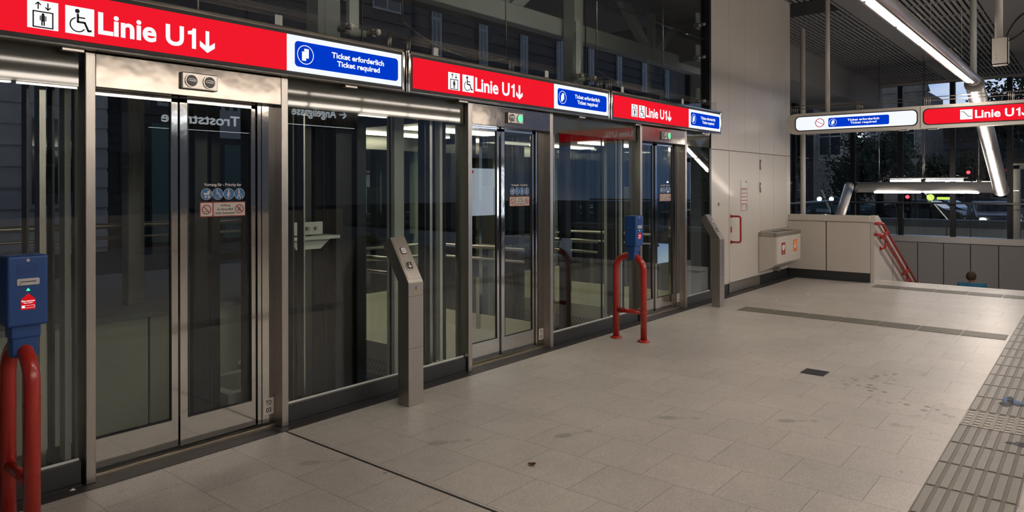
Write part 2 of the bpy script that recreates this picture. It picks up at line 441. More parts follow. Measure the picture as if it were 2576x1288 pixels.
def line_text(mb, sf, u0, u1, v0, v1, d0, d1, bold=.028):
    """'Linie U1': the numeral drawn with its flag"""
    L = u1 - u0; h = v1 - v0; text(mb, sf, 'Linie U', u0, u0 + L * .865, v0, v1, d0, d1, bold)
    r = u1; w = h * .20
    draw(mb, sf, [(r - w, v0), (r, v0), (r, v1), (r - w * .75, v1), (r - w * 1.0, v1 - h * .12), (r - w * 2.0, v1 - h * .17), (r - w * 2.0, v1 - h * .33), (r - w, v1 - h * .31)], d0, d1)
def down_arrow(mb, sf, cu, v0, v1, w, d0, d1):
    h = v1 - v0; s_ = h * .17
    draw(mb, sf, [(cu - s_ / 2, v1), (cu - s_ / 2, v0 + .2 * h), (cu + s_ / 2, v0 + .2 * h), (cu + s_ / 2, v1)], d0, d1)
    for k in (-1, 1):
        draw(mb, sf, [(cu, v0), (cu, v0 + s_ * 1.5), (cu + k * w / 2, v0 + .45 * h + s_ * .35), (cu + k * w / 2, v0 + .45 * h - s_ * 1.15)], d0, d1)
def ticket_block(root, sf, u0, u1, v0, v1, D):
    """blue rounded field with ring, tickets and two lines of lettering"""
    H = v1 - v0; L = u1 - u0
    mb = MB(); draw(mb, sf, rrect(u0, u1, v0, v1, H * .16), D, D + .002); b = mb.build('blue_field', 'E_blue', root)
    mb = MB(); cu = u0 + H * .48; cv = (v0 + v1) / 2
    ring(mb, sf, cu, cv, H * .35, H * .38, D + .002, D + .003)
    draw(mb, sf, [(cu - .16 * H, cv - .24 * H), (cu + .02 * H, cv - .24 * H), (cu + .02 * H, cv + .12 * H), (cu - .16 * H, cv + .12 * H)], D + .002, D + .004)
    draw(mb, sf, [(cu + .03 * H, cv - .13 * H), (cu + .15 * H, cv - .13 * H), (cu + .15 * H, cv + .24 * H), (cu - .06 * H, cv + .24 * H), (cu - .06 * H, cv + .13 * H), (cu + .03 * H, cv + .13 * H)], D + .002, D + .003)
    mb.build('ticket_symbol', 'E_letter', root)
    mb = MB()
    text(mb, sf, 'Ticket erforderlich', u0 + L * .325, u0 + L * .845, cv + H * .06, cv + H * .30, D, D + .004, .03)
    text(mb, sf, 'Ticket required', u0 + L * .375, u0 + L * .80, cv - H * .33, cv - H * .03, D, D + .004, .03)
    mb.build('lettering', 'E_letter', root)

# ================================================================== SETTING
# floor of the concourse (stops at the stair edge X=13.3 and at the parapet X=12.82)
mb = MB()
pts = [(-9, -9, 0), (13.3, -9, 0), (13.3, 2.86, 0), (12.84, 2.96, 0), (12.84, 4.11, 0), (-9, 4.11, 0)]
mb.poly([Vector(p) - Vector((0, 0, .12)) for p in pts], (0, 0, .12))
floor = struct('floor', mb, 'floor', label='grey beige granite tile floor of the concourse')
# dark kerb strip along the lift front, and expansion joint
mb = MB(); mb.box(-9, 13.0, 4.11, 4.46, -.12, .003); 
struct('trim_1', mb, 'kerb', label='dark stone kerb strip along the foot of the lift front')
mb = MB(); mb.box(2.632, 2.648, -2, 4.11, 0, .0012); struct('trim_2', mb, 'black', label='black expansion joint across the tiles')
mb = MB(); mb.box(13.18, 13.31, -9, 2.86, .0, .003); struct('trim_3', mb, 'white_paint', label='pale nosing along the stair edge')

# drain bands of ribbed stone plates across the floor
def ribbed(x0, x1, y0, y1, label, plate):
    t = thing('guidance_strip', label, 'floor strip', ((x0 + x1) / 2, (y0 + y1) / 2, 0))
    n_ = max(1, round((y1 - y0) / plate)); w = (y1 - y0) / n_
    for i in range(n_):
        a = y0 + i * w
        mb = MB(); mb.box(x0, x1, a + .004, a + w - .004, -.02, .0015)
        k = 8; pt = (x1 - x0) / k
        pl = mb.build('plate', 'tact_low', t)
        mb = MB()
        for j in range(k): mb.box(x0 + (j + .22) * pt, x0 + (j + .78) * pt, a + .012, a + w - .012, .001, .005)
        mb.build('ribs', 'rubber', pl)
    return t
ribbed(8.93, 9.26, .75, 3.63, 'ribbed grey strip across the tiles in front of the white service door', .41)
ribbed(12.3, 12.66, -1.5, 2.80, 'ribbed grey strip running just before the top of the stairs', .41)

t = thing('tactile_strip', 'raised brown grey tactile paving running lengthwise at the right edge of the floor', 'tactile paving', (5, .525, 0))
k0 = int((3.2 - 4.343) / .413) - 6
xs = [4.343 + .413 * k for k in range(-8, 21)]
for x in xs:
    if abs(x - 5.582) < .1 or x > 11.8 or abs(x - 9.09) < .2: continue
    if 8.8 < x < 8.95 : pass
    mb = MB(); mb.box(x + .003, x + .41, .318, .728, -.02, .0015); pl = mb.build('paver', 'tact_low', t)
    mb = MB()
    for j in range(7):
        y = .318 + (j + .5) * .0586
        mb.box(x + .012, x + .400, y - .020, y + .020, .001, .0055, .0015, 1)
    mb.build('ribs', 'rubber', pl)
mb = MB()
x = 5.582
# perforated steel grate: frame and cross bars leave real slots
mb.box(x + .003, x + .41, .318, .728, -.1, -.05)
pit = mb.build('pit', 'black', t)
mb = MB()
NX, NY = 6, 7
px_, py_ = .407 / NX, .41 / NY
for i in range(NX + 1):
    xx = x + .003 + i * px_; mb.box(max(x + .003, xx - .012), min(x + .41, xx + .012), .318, .728, -.012, .004)
for j in range(NY + 1):
    yy = .318 + j * py_; mb.box(x + .003, x + .41, max(.318, yy - .012), min(.728, yy + .012), -.0118, .0042)
mb.build('slotted_grate', 'rubber', t)
mb = MB(); mb.box(6.27, 6.46, 1.795, 1.985, -.01, .0025)
tag(mb.build('floor_cover', 'shaft_steel'), 'small square dark metal cover set into the floor tiles', 'floor cover')

# ---- upper and lower side of the glazed lift front
def pane(name, x0, x1, z0, z1, y=4.25, th=.012, m='glass', label=''):
    mb = MB(); mb.box(x0, x1, y, y + th, z0, z1)
    return struct(name, mb, m, label=label)
panes = [(-6.0, 1.462, 'left of the nearest lift door'), (2.705, 4.468, 'between the nearest and the middle lift door'), (5.715, 7.432, 'between the middle and the farthest lift door'), (8.695, 9.54, 'between the farthest lift door and the white wall')]
for i, (a, b, w) in enumerate(panes):
    t = thing('window_%d' % (i + 1), 'tall fixed glass pane ' + w, 'window', ((a + b) / 2, 4.25, 0)); t['kind'] = 'structure'
    mb = MB(); mb.box(a, b, 4.25, 4.262, .13, 2.15); mb.build('glass_sheet', 'glass', t)
    mb = MB(); mb.box(a, b, 4.215, 4.285, .018, .13); mb.box(a, b, 4.205, 4.29, .003, .016); mb.build('plinth', 'dark', t)
    mb = MB(); mb.box(a, b, 4.240, 4.28, 2.145, 2.34); mb.build('fascia', 'fascia', t)
    mb = MB(); mb.box(a, b, 4.243, 4.249, .13, .142); mb.build('edge_strip', 'truss', t)
for x in (3.66, 6.7):
    mb = MB(); mb.box(x - .004, x + .004, 4.248, 4.264, .14, 2.34); struct('trim_4', mb, 'frame_dark', label='dark glass joint')

ups = [(-6, -2.6), (-2.59, .44), (.45, 3.42), (3.43, 6.46), (6.47, 9.52)]
for i, (a, b) in enumerate(ups):
    t = thing('window_%d' % (10 + i), 'upper glass sheet above the lift signs, number %d from the left' % (i + 1), 'window', ((a + b) / 2, 4.3, 2.6)); t['kind'] = 'structure'
    mb = MB(); mb.box(a, b, 4.30, 4.315, 2.4, 3.67); mb.build('lower_sheet', 'glass_up', t)
    mb = MB(); mb.box(a, b, 4.30, 4.315, 3.685, 5.4); mb.build('upper_sheet', 'glass_up', t)
    mb = MB(); mb.box(b + .0005, b + .0095, 4.302, 4.313, 2.4, 5.4); mb.build('joint', 'black', t)
mb = MB(); mb.box(-6, 9.54, 4.302, 4.313, 3.671, 3.684); struct('trim_5', mb, 'black', label='thin dark horizontal joint of the upper glass')
mb = MB(); mb.box(9.50, 9.56, 4.24, 4.33, 0.0, 5.4); struct('trim_6', mb, 'frame_dark', label='dark end post of the glass front beside the white wall')
# soffit behind sign boxes
mb = MB(); mb.box(-6, 9.53, 4.26, 4.36, 2.335, 2.40); struct('trim_7', mb, 'frame_dark', label='dark head rail above lift doors')

# spider fittings holding the upper sheets
def spider(x, z, lab, right=True, left=True):
    t = thing('spider_fitting', lab, 'glass fitting', (x, 4.5, z), 'bolted glass fittings of the upper front')
    mb = MB()
    a, b = (x - .14 if left else x), (x + .14 if right else x)
    mb.tube([(a, 4.40, z), (b, 4.40, z)], .028, 12); mb.box(x - .045, x + .045, 4.40, 4.44, z - .03, z + (.2 if x > 9 else .62 if z < 3.2 else .1))
    mb.build('arm', 'truss', t)
    for q in ([x - .125] if left else []) + ([x + .125] if right else []):
        mb = MB(); mb.tube([(q, 4.40, z), (q, 4.317, z)], .03, 16); mb.build('disc', 'steel', t)
        mb = MB(); mb.tube([(q, 4.299, z), (q, 4.262, z)], .024, 16); mb.tube([(q, 4.262, z), (q, 4.255, z)], .017, 16); mb.build('bolt_head', 'steel', t)
spider(3.425, 2.79, 'two bolt spider fitting above the blue ticket panel of the nearest sign')
spider(6.465, 2.79, 'two bolt spider fitting above the joint of the middle and far sign')
spider(6.465, 3.75, 'two bolt spider fitting high above the middle sign, at the crossing of the glass joints')
for z, w in ((2.47 + .33, 'lowest'), (3.42, 'second lowest'), (3.88, 'third lowest'),):
    spider(9.53, z, w + ' bolt fitting on the end edge of the glass beside the white wall', right=False)

# ---- white panelled wall
WX0, WX1 = 9.57, 12.92
t = thing('wall_left', 'tall white enamel panel wall beside the lifts', 'wall', (11, 4.25, 0)); t['kind'] = 'structure'
mb = MB(); mb.box(WX0, 10.2, 4.29, 4.40, .0, 5.2); mb.box(11.455, WX1 - .01, 4.29, 4.40, 0, 5.2); mb.box(10.2, 11.455, 4.29, 4.40, 2.1, 5.2); mb.build('backing', 'seam', t)
seams = [WX0, 10.205, 10.83, 11.45, 12.075, 12.70, WX1]
for a, b in zip(seams, seams[1:]):
    mb = MB(); mb.box(a + .003, b - .003, 4.25, 4.29, 2.137, 5.15, .002, 1); mb.build('panel', 'white_wall', t)
for a, b in ((WX0, 10.205), (11.45, 12.075), (12.075, 12.70), (12.70, WX1)):
    if a < 11: mb = MB(); mb.box(a + .003, b - .003, 4.25, 4.29, .155, 2.130, .002, 1); mb.build('panel', 'white_wall', t)
    else:
        mb = MB(); mb.box(a + .003, b - .003, 4.25, 4.29, .875, 2.130, .002, 1); mb.build('panel', 'white_wall', t)
mb = MB(); mb.box(11.453, WX1, 4.255, 4.29, .16, .868); mb.build('panel', 'white_wall', t)
mb = MB(); mb.box(WX1 - .01, WX1, 4.25, 4.9, 0, 5.15); mb.box(WX1 - .06, WX1, 4.88, 4.9, -4, 5.15); mb.build('return_panel', 'white_wall', t)
mb = MB(); mb.box(WX0, 10.2, 4.265, 4.289, .003, .15); mb.box(11.46, 12.85, 4.265, 4.289, .003, .155); mb.build('skirting', 'dark', t)
# service door
t = thing('door_1', 'white flush service door with red handle and steel kick plate', 'door', (10.83, 4.25, 0)); t['kind'] = 'structure'
mb = MB(); mb.box(10.212, 11.443, 4.248, 4.29, .165, 2.130, .003, 2); leaf = mb.build('door_leaf', 'white_wall', t)
mb = MB(); mb.box(10.212, 11.443, 4.250, 4.29, .01, .160); mb.build('kick_plate', 'pillar_steel', t)
mb = MB()
hz0, hz1, hx, hy = .77, 1.155, 10.27, 4.10
mb.tube([(hx, 4.248, hz1), (hx, hy + .03, hz1), (hx, hy + .008, hz1 - .008), (hx, hy, hz1 - .03), (hx, hy, hz0 + .03), (hx, hy + .008, hz0 + .008), (hx, hy + .03, hz0), (hx, 4.248, hz0)], .015, 12)
mb.tube([(hx, 4.2485, hz1), (hx, 4.240, hz1)], .027, 16); mb.tube([(hx, 4.2485, hz0), (hx, 4.240, hz0)], .027, 16)
mb.build('handle', 'red', t)
mb = MB(); mb.box(hx - .014, hx + .014, 4.236, 4.248, .91, 1.0, .005, 2); mb.build('lock_plate', 'red', t)
for z in (1.87, 1.50, .42, ):
    mb = MB(); mb.tube([(11.447, 4.238, z), (11.447, 4.238, z + .16)], .010, 10); mb.build('hinge', 'steel', t)
sf = Surf((10.64, 4.2478, 1.22), (1, 0, 0), (0, 0, 1))
mb = MB()
for z0, z1 in ((.34, .48), (.225, .325), (.115, .215), (0, .105)):
    draw(mb, sf, [(0, z0), (.27, z0), (.27, z1), (0, z1)], 0, .001)
st = mb.build('notice', 'st_red', t)
mb = MB()
draw(mb, sf, [(.006, .352), (.264, .352), (.264, .478), (.006, .478)], .001, .0018)
for z0 in (.231, .121):
    draw(mb, sf, [(.012, z0), (.258, z0), (.258, z0 + .038), (.012, z0 + .038)], .001, .0018); draw(mb, sf, [(.012, z0 + .048), (.258, z0 + .048), (.258, z0 + .088), (.012, z0 + .088)], .001, .0018)
for k in range(3): draw(mb, sf, [(.01 + k * .086, .008), (.088 + k * .086, .008), (.088 + k * .086, .097), (.01 + k * .086, .097)], .001, .0018)
mb.build('notice_paper', 'st_plain', st)
mb = MB(); draw(mb, sf, circ(.20, .452, .013, 14), .0018, .0024); draw(mb, sf, circ(.222, .452, .013, 14), .0018, .0024); draw(mb, sf, circ(.14, .05, .008, 10), .0018, .0024)
stroke(mb, sf, [(.05, .02), (.05, .085), (.03, .07)], .008, .0018, .0024); stroke(mb, sf, [(.20, .08), (.25, .08), (.25, .02)], .01, .0018, .0024); stroke(mb, sf, [(.21, .02), (.21, .08)], .01, .0018, .0024)
mb.build('notice_print', 'ink', st)
mb = MB(); mb.tube([(9.83, 4.2505, 1.345), (9.83, 4.238, 1.345)], .028, 18); mb.tube([(9.83, 4.238, 1.345), (9.83, 4.232, 1.345)], .014, 12)
tag(mb.build('key_switch', 'steel'), 'small round steel key switch on the white wall left of the service door', 'switch')

# ---- parapet at the stair head
PX = 12.82
t = thing('parapet', 'cream waist high parapet closing the corner beside the stairs', 'parapet', (PX, 3.6, 0)); t['kind'] = 'structure'
mb = MB(); mb.box(PX + .02, PX + .13, 2.93, 4.26, .0, 1.0); mb.build('core', 'seam', t)
for a, b in ((3.625, 4.25), (2.93, 3.608)):
    mb = MB(); mb.box(PX, PX + .03, a, b, .155, .995, .003, 1); mb.build('panel', 'white_wall', t)
mb = MB(); mb.box(PX - .02, PX + .16, 2.925, 4.25, 1.0, 1.11, .015, 3); mb.build('cap', 'white_wall', t)
mb = MB(); mb.box(PX + .012, PX + .02, 2.95, 4.25, .002, .15); mb.box(PX - .02, PX + .012, 2.95, 4.26, .002, .02); mb.build('skirting', 'dark', t)

# ---- stairs going down along +X, their side wall, the far wall
SL = .45
def zs(x): return -(x - 13.31) * SL
mb = MB()
tr = .333; n_ = 34
prof = [(13.31, -.0)]
for i in range(n_):
    x = 13.31 + i * tr
    prof += [(x, -(i + 1) * tr * SL), (x + tr, -(i + 1) * tr * SL)]
prof += [(13.31 + n_ * tr, -n_ * tr * SL - .3), (13.31, -.6)]
mb.poly([(x, -3.0, z) for x, z in prof], (0, 5.86, 0))
struct('stairs', mb, 'floor', label='granite stairs going down behind the floor edge')
mb = MB(); mb.box(24.6, 26, -9, 7, -5.6, -5.4); struct('floor_lower', mb, 'floor', label='lower landing floor')
t = thing('wall_stair', 'cream side wall of the stairs with sloping cap', 'wall', (13, 2.9, 0)); t['kind'] = 'structure'
X1 = 25.0
mb = MB(); mb.poly([(12.86, 2.87, .0), (12.86, 2.87, 1.0), (13.02, 2.87, 1.0), (X1, 2.87, zs(X1) + 1.0 - .13), (X1, 2.87, zs(X1) - 1), (12.86, 2.87, -.5)], (0, .07, 0)); mb.build('wall_panel', 'white_wall', t)
mb = MB(); mb.poly([(12.84, 2.85, 1.0), (12.84, 2.85, 1.11), (13.05, 2.85, 1.11), (X1, 2.85, zs(X1) + 1.1 - .13), (X1, 2.85, zs(X1) + 1.0 - .13), (13.02, 2.85, 1.0)], (0, .12, 0)); mb.build('cap', 'white_wall', t)
mb = MB()
for x in (14.2, 15.4, 16.6, 17.8): mb.box(x, x + .008, 2.866, 2.871, zs(x) - .2, zs(x) + .95 - .05)
mb.build('joint', 'seam', t)
# red double handrail on the side wall
t = thing('handrail', 'red double handrail sloping down the stair side wall', 'handrail', (12.9, 2.8, .8))
for z in (.985, .80):
    mb = MB()
    x1 = 24
    p0 = [(12.88, 2.90, z), (12.88, 2.80, z), (12.90, 2.775, z), (12.95, 2.77, z), (13.02, 2.77, z - .01)] if False else \
         [(12.86, 2.865, z), (12.86, 2.81, z), (12.875, 2.785, z), (12.90, 2.78, z), (13.0, 2.78, z - .01)]
    mb.tube(p0 + [(x1, 2.78, z - .01 - (x1 - 13.0) * SL)], .026, 12)
    o = mb.build('rail', 'red', t)
    for x in (13.25, 15.0, 16.8):
        zz = z - .01 - (x - 13.0) * SL
        mb = MB(); mb.tube([(x, 2.868, zz - .13), (x, 2.83, zz - .135), (x, 2.80, zz - .12), (x, 2.785, zz - .08), (x, 2.78, zz - .02)], .019, 10)
        mb.tube([(x, 2.869, zz - .13), (x, 2.86, zz - .13)], .04, 14); mb.build('bracket', 'red', t)
# far stair wall
FX = 25.2
t = thing('wall_far', 'grey cream panelled far wall of the stairwell under a steel ledge', 'wall', (FX, 2, 0)); t['kind'] = 'structure'
mb = MB(); mb.box(FX + .02, FX + .3, -9, 9, -6, -.15); mb.build('backing', 'seam', t)
y = 2.29 - .7 * 16
while y < 8.5:
    mb = MB(); mb.box(FX, FX + .02, y + .012, y + .7 - .012, -5.4, -.16); mb.build('panel', 'far_panel', t); y += .7
mb = MB(); mb.box(FX - .03, FX + .4, -9, 9, -.145, .05, .01, 2); mb.build('ledge', 'ledge_steel', t)

# far glazing
t = thing('window_20', 'far glass wall above the stairwell with dark mullions', 'window', (FX + .2, 2, .05)); t['kind'] = 'structure'
mb = MB(); mb.box(FX + .19, FX + .205, -9, 9, .05, 4.9); mb.build('glass_sheet', 'glass_far', t)
for px in (2010, 2146, 2266, 2397, 2541, 2700, 2880):
    l_ = (px - CX_) / F_; k = (FX + .2) / (V_[0] + l_ * R_[0]); yy = (V_[1] + l_ * R_[1]) * k
    mb = MB(); mb.box(FX + .12, FX + .30, yy - .07, yy + .07, .05, 4.9); mb.build('mullion', 'frame_dark', t)
mb = MB(); mb.tube([(FX - .15, -8, 1.08), (FX - .15, 8.5, 1.08)], .03, 10)
for yy in range(-7, 9, 2): mb.tube([(FX - .15, yy, 1.08), (FX + .1, yy, .9), (FX + .1, yy, .05)], .012, 6)
tag(mb.build('guard_rail', 'steel'), 'thin horizontal steel guard rail along the far glass wall', 'railing')
# left side glazing behind the parapet
t = thing('window_21', 'side glass wall behind the parapet, dark blue dusk beyond', 'window', (18, 6.9, 0)); t['kind'] = 'structure'
mb = MB(); mb.box(12.95, FX, 6.95, 6.965, -1, 4.1); mb.build('glass_sheet', 'glass_far', t)
for x in (14.5, 18.0, 21.5):
    mb = MB(); mb.box(x - .06, x + .06, 6.9, 7.02, -1, 4.1); mb.build('mullion', 'frame_dark', t)
mb = MB(); mb.tube([(13, 6.85, 1.1), (25, 6.85, 1.1)], .03, 10); tag(mb.build('guard_rail', 'steel'), 'steel guard rail along the side glass wall behind the white pole', 'railing')
mb = MB(); mb.box(12.95, FX, 6.85, 7.05, -6, .0); struct('wall_side', mb, 'far_panel', label='side wall below the side glazing')

# ---- ceiling
CZ = 4.85
mb = MB(); mb.box(-9, FX + .3, -9, 9.5, CZ + .1, CZ + .3); struct('ceiling', mb, 'slatback', label='dark ceiling void above the slats')
def band(y0, y1, z0=CZ - .0, name='ceiling_band'):
    mb = MB(); mb.box(-9, FX + .25, y0, y1, z0, CZ + .1)
    return struct(name, mb, 'ceil', label='plain grey ceiling band between slatted fields')
band(3.2, 3.6); band(-.3, 1.64); band(-3.3, -2.6); band(-9, -6.2)
mb = MB(); mb.box(12.93, FX + .2, 5.42, 6.98, 4.05, CZ + .1); struct('ceiling_bulkhead', mb, 'ceil', label='grey bulkhead at the left side of the ceiling')
mb = MB(); mb.box(-9, 12.93, 5.42, 5.9, CZ, CZ + .1); struct('ceiling_edge', mb, 'ceil', label='grey ceiling edge behind the glass')
for a, b in ((1.64, 3.2), (3.6, 5.42), (-2.6, -.3), (-6.2, -3.3)):
    mb = MB(); y = a + .03
    while y < b - .05:
        mb.box(-9, FX + .2, y, y + .052, CZ + .0, CZ + .02); y += .095
    x = -8.0
    while x < FX:
        mb.box(x, x + .03, a, b, CZ - .006, CZ + .012); x += 1.25
    struct('ceiling_slats', mb, 'slat', label='grey slatted ceiling field')
mb = MB(); mb.box(-9, 12.9, 5.9, 9.5, CZ, CZ + .08); struct('ceiling_rear', mb, 'slat', label='grey roof underside behind the glass front')
mb = MB(); mb.box(FX + .05, FX + .3, -9, 6.9, CZ - .06, CZ + .1); struct('trim_8', mb, 'ceil', label='grey edge trim of the ceiling over the far glass wall')
# black recess above wall end
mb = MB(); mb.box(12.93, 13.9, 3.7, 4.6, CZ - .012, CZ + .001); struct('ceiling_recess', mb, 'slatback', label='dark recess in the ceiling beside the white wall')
# opposite side of the hall (behind the viewer): low parapet, columns
mb = MB(); mb.box(-9, 13.2, -9.2, -9.0, 0, .95); struct('wall_right', mb, 'far_panel', label='cream parapet on the opposite side of the concourse')
for i, x in enumerate((-6, -1.5, 3, 7.5, 12)):
    mb = MB(); mb.box(x - .09, x + .09, -8.98, -8.8, 0, CZ); struct('column_opposite', mb, 'frame_dark', label='steel column on the opposite side of the concourse')

# ================================================================== LIFT ENTRANCES
def entrance(x0, num, lab, lit):
    """x0: left edge of the portal; 1.24 m wide"""
    t = thing('lift_entrance', lab, 'lift door', (x0, 4.2, 0), 'lift entrances')
    a, b = x0, x0 + 1.235
    mb = MB()
    mb.box(a, a + .05, 4.19, 4.35, .003, 2.329, .004, 2); mb.box(b - .05, b, 4.19, 4.35, .003, 2.329, .004, 2)
    mb.build('jamb', 'steel', t)
    mb = MB(); mb.box(a + .05, b - .05, 4.192, 4.35, 2.145, 2.329, .004, 2); mb.build('lintel', 'polish', t)
    # leaves: left leaf, right leaf, stacked pocket frames
    o0 = a + .055
    for k, (l0, l1, yy) in enumerate(((o0, o0 + .495, 4.305), (o0 + .500, o0 + 1.0, 4.290))):
        g0 = l0 + (.004 if k == 0 else .045); g1 = l1 - (.04 if k == 0 else .03)
        mb = MB(); mb.box(g0, g1, yy + .008, yy + .018, .195, 2.135); gl = mb.build('leaf_glass', 'glass_door', t)
        mb = MB()
        mb.box(l0, l1, yy, yy + .026, .035, .2); 
        mb.box(l1 - (.04 if k == 0 else .03), l1, yy, yy + .026, .2, 2.14)
        if k: mb.box(l0, l0 + .045, yy, yy + .026, .2, 2.14)
        mb.box(l0, l1, yy, yy + .026, 2.115, 2.143)
        mb.build('leaf_frame', 'mirror', t)
        mb = MB(); mb.box(g0, g0 + .006, yy - .001, yy + .02, .2, 2.115); mb.box(g1 - .006, g1, yy - .001, yy + .02, .2, 2.115); mb.box(g0, g1, yy - .001, yy + .02, .197, .203)
        mb.build('gasket', 'black', t)
        if k:
            # notices on this pane
            sf = Surf((g0 + .085, yy + .0065, 1.42), (1, 0, 0), (0, 0, 1))
            mb = MB(); draw(mb, sf, [(-.005, -.005), (.30, -.005), (.30, .088), (-.005, .088)], 0, .0006); q1 = mb.build('fire_notice', 'st_red', t)
            mb = MB(); draw(mb, sf, rrect(0, .076, .0, .083, .006), .0006, .001); draw(mb, sf, rrect(.084, .295, .0, .083, .006), .0006, .001); mb.build('notice_field', 'st_white', q1)
            mb = MB()
            for cu in (.038, .257):
                ring(mb, sf, cu, .0415, .024, .030, .001, .0014); stroke(mb, sf, [(cu - .019, .0605), (cu + .019, .0225)], .006, .001, .0014)
            mb.build('ban_ring', 'st_red', q1)
            mb = MB()
            text(mb, sf, 'Aufzug', .13, .195, .056, .073, .001, .0014, .02); text(mb, sf, 'im Brandfall', .108, .213, .034, .048, .001, .0014, .02); text(mb, sf, 'nicht benutzen', .094, .226, .010, .025, .001, .0014, .02)
            stroke(mb, sf, [(.247, .03), (.247, .055), (.268, .055), (.268, .03), (.247, .03)], .0025, .001, .0013); stroke(mb, sf, [(.253, .032), (.256, .048)], .005, .001, .0013); stroke(mb, sf, [(.262, .032), (.259, .048)], .005, .001, .0013)
            stroke(mb, sf, [(.026, .03), (.045, .03)], .003, .001, .0013)
            mb.build('notice_print', 'ink', q1)
            mb = MB(); 
            for k2 in range(4): draw(mb, sf, circ(.038 + .0735 * k2, .138, .0365), 0, .0006)
            q2 = mb.build('priority_notice', 'st_blue', t)
            mb = MB()
            for k2 in range(4): ring(mb, sf, .038 + .0735 * k2, .138, .034, .0365, .0006, .001)
            text(mb, sf, 'Vorrang für - Priority for', .022, .272, .182, .207, .0, .001, .03)
            c = .038; draw(mb, sf, rrect(c - .018, c + .02, .133, .146, .004), .0006, .001); draw(mb, sf, [(c + .006, .146), (c + .026, .146), (c + .02, .157), (c + .008, .161)], .0006, .001)
            stroke(mb, sf, [(c - .026, .152), (c - .018, .143)], .002, .0006, .001)
            draw(mb, sf, circ(c - .006, .121, .0075, 14), .0006, .001); draw(mb, sf, circ(c + .014, .121, .0075, 14), .0006, .001)
            wheelchair(mb, sf, .038 + .0735, .140, .052, .0006, .001)
            c = .038 + .147; draw(mb, sf, circ(c, .162, .0055, 12), .0006, .001); draw(mb, sf, [(c - .004, .156), (c + .005, .156), (c + .006, .126), (c - .014, .126)], .0006, .001)
            stroke(mb, sf, [(c - .003, .126), (c - .003, .112)], .006, .0006, .001); stroke(mb, sf, [(c + .002, .148), (c + .012, .144)], .003, .0006, .001); stroke(mb, sf, [(c + .012, .144), (c + .012, .112)], .0014, .0006, .001)
            c = .038 + .2205; draw(mb, sf, circ(c - .004, .162, .0055, 12), .0006, .001); stroke(mb, sf, [(c - .004, .154), (c - .005, .137)], .008, .0006, .001)
            stroke(mb, sf, [(c - .005, .137), (c - .016, .114)], .006, .0006, .001); stroke(mb, sf, [(c - .005, .137), (c + .006, .114)], .006, .0006, .001); stroke(mb, sf, [(c, .149), (c + .008, .138), (c + .024, .116)], .0022, .0006, .001)
            mb.build('symbols', 'plastic_w', q2)
    mb = MB()
    mb.box(o0 + 1.005, o0 + 1.03, 4.275, 4.33, .035, 2.145); mb.build('jamb_strip', 'mirror', t)
    mb = MB(); mb.box(o0 + 1.034, b - .05, 4.27, 4.33, .035, 2.145); mb.build('pocket_panel', 'mirror', t)
    mb = MB(); mb.box(o0 + 1.03, o0 + 1.034, 4.28, 4.33, .035, 2.145); mb.build('pocket_gap', 'black', t)
    mb = MB(); mb.box(a + .05, b - .05, 4.262, 4.29, .002, .018, .002, 1); mb.box(a + .05, b - .05, 4.296, 4.45, .002, .018); mb.build('sill', 'sill', t)
    # sticker TO / number
    sf = Surf((o0 + 1.042, 4.2695, .085), (1, 0, 0), (0, 0, 1))
    mb = MB(); draw(mb, sf, rrect(0, .075, 0, .11, .006), 0, .0006); q = mb.build('door_number', 'st_white', t)
    mb = MB(); text(mb, sf, 'TO', .016, .059, .064, .096, .0006, .001, .02); text(mb, sf, num, .018, .057, .016, .046, .0006, .001, .02); mb.build('number_print', 'ink', q)
    # signal lamp box
    c = x0 + .62; z0 = 2.185
    mb = MB(); mb.box(c - .11, c + .11, 4.165, 4.192, z0, z0 + .10, .006, 2); bx = mb.build('signal_box', 'steel', t)
    for k, cx in enumerate((c - .055, c + .055)):
        mb = MB(); mb.tube([(cx, 4.166, z0 + .05), (cx, 4.158, z0 + .05)], .040, 24); mb.build('lamp_ring', 'steel', bx)
        mb = MB(); mb.ball((cx, 4.159, z0 + .05), .034, (1, .25, 1), 3); mb.build('signal_lamp', 'E_green' if (lit and k) else 'lens_off', bx)
    return t
entrance(1.478, '03', 'nearest lift entrance, glass double leaf door under the sign with unlit signal lamps', False)
entrance(4.475, '02', 'middle lift entrance with green signal lamp, door marked 02', True)
entrance(7.448, '01', 'farthest lift entrance with green signal lamp, door marked 01', True)

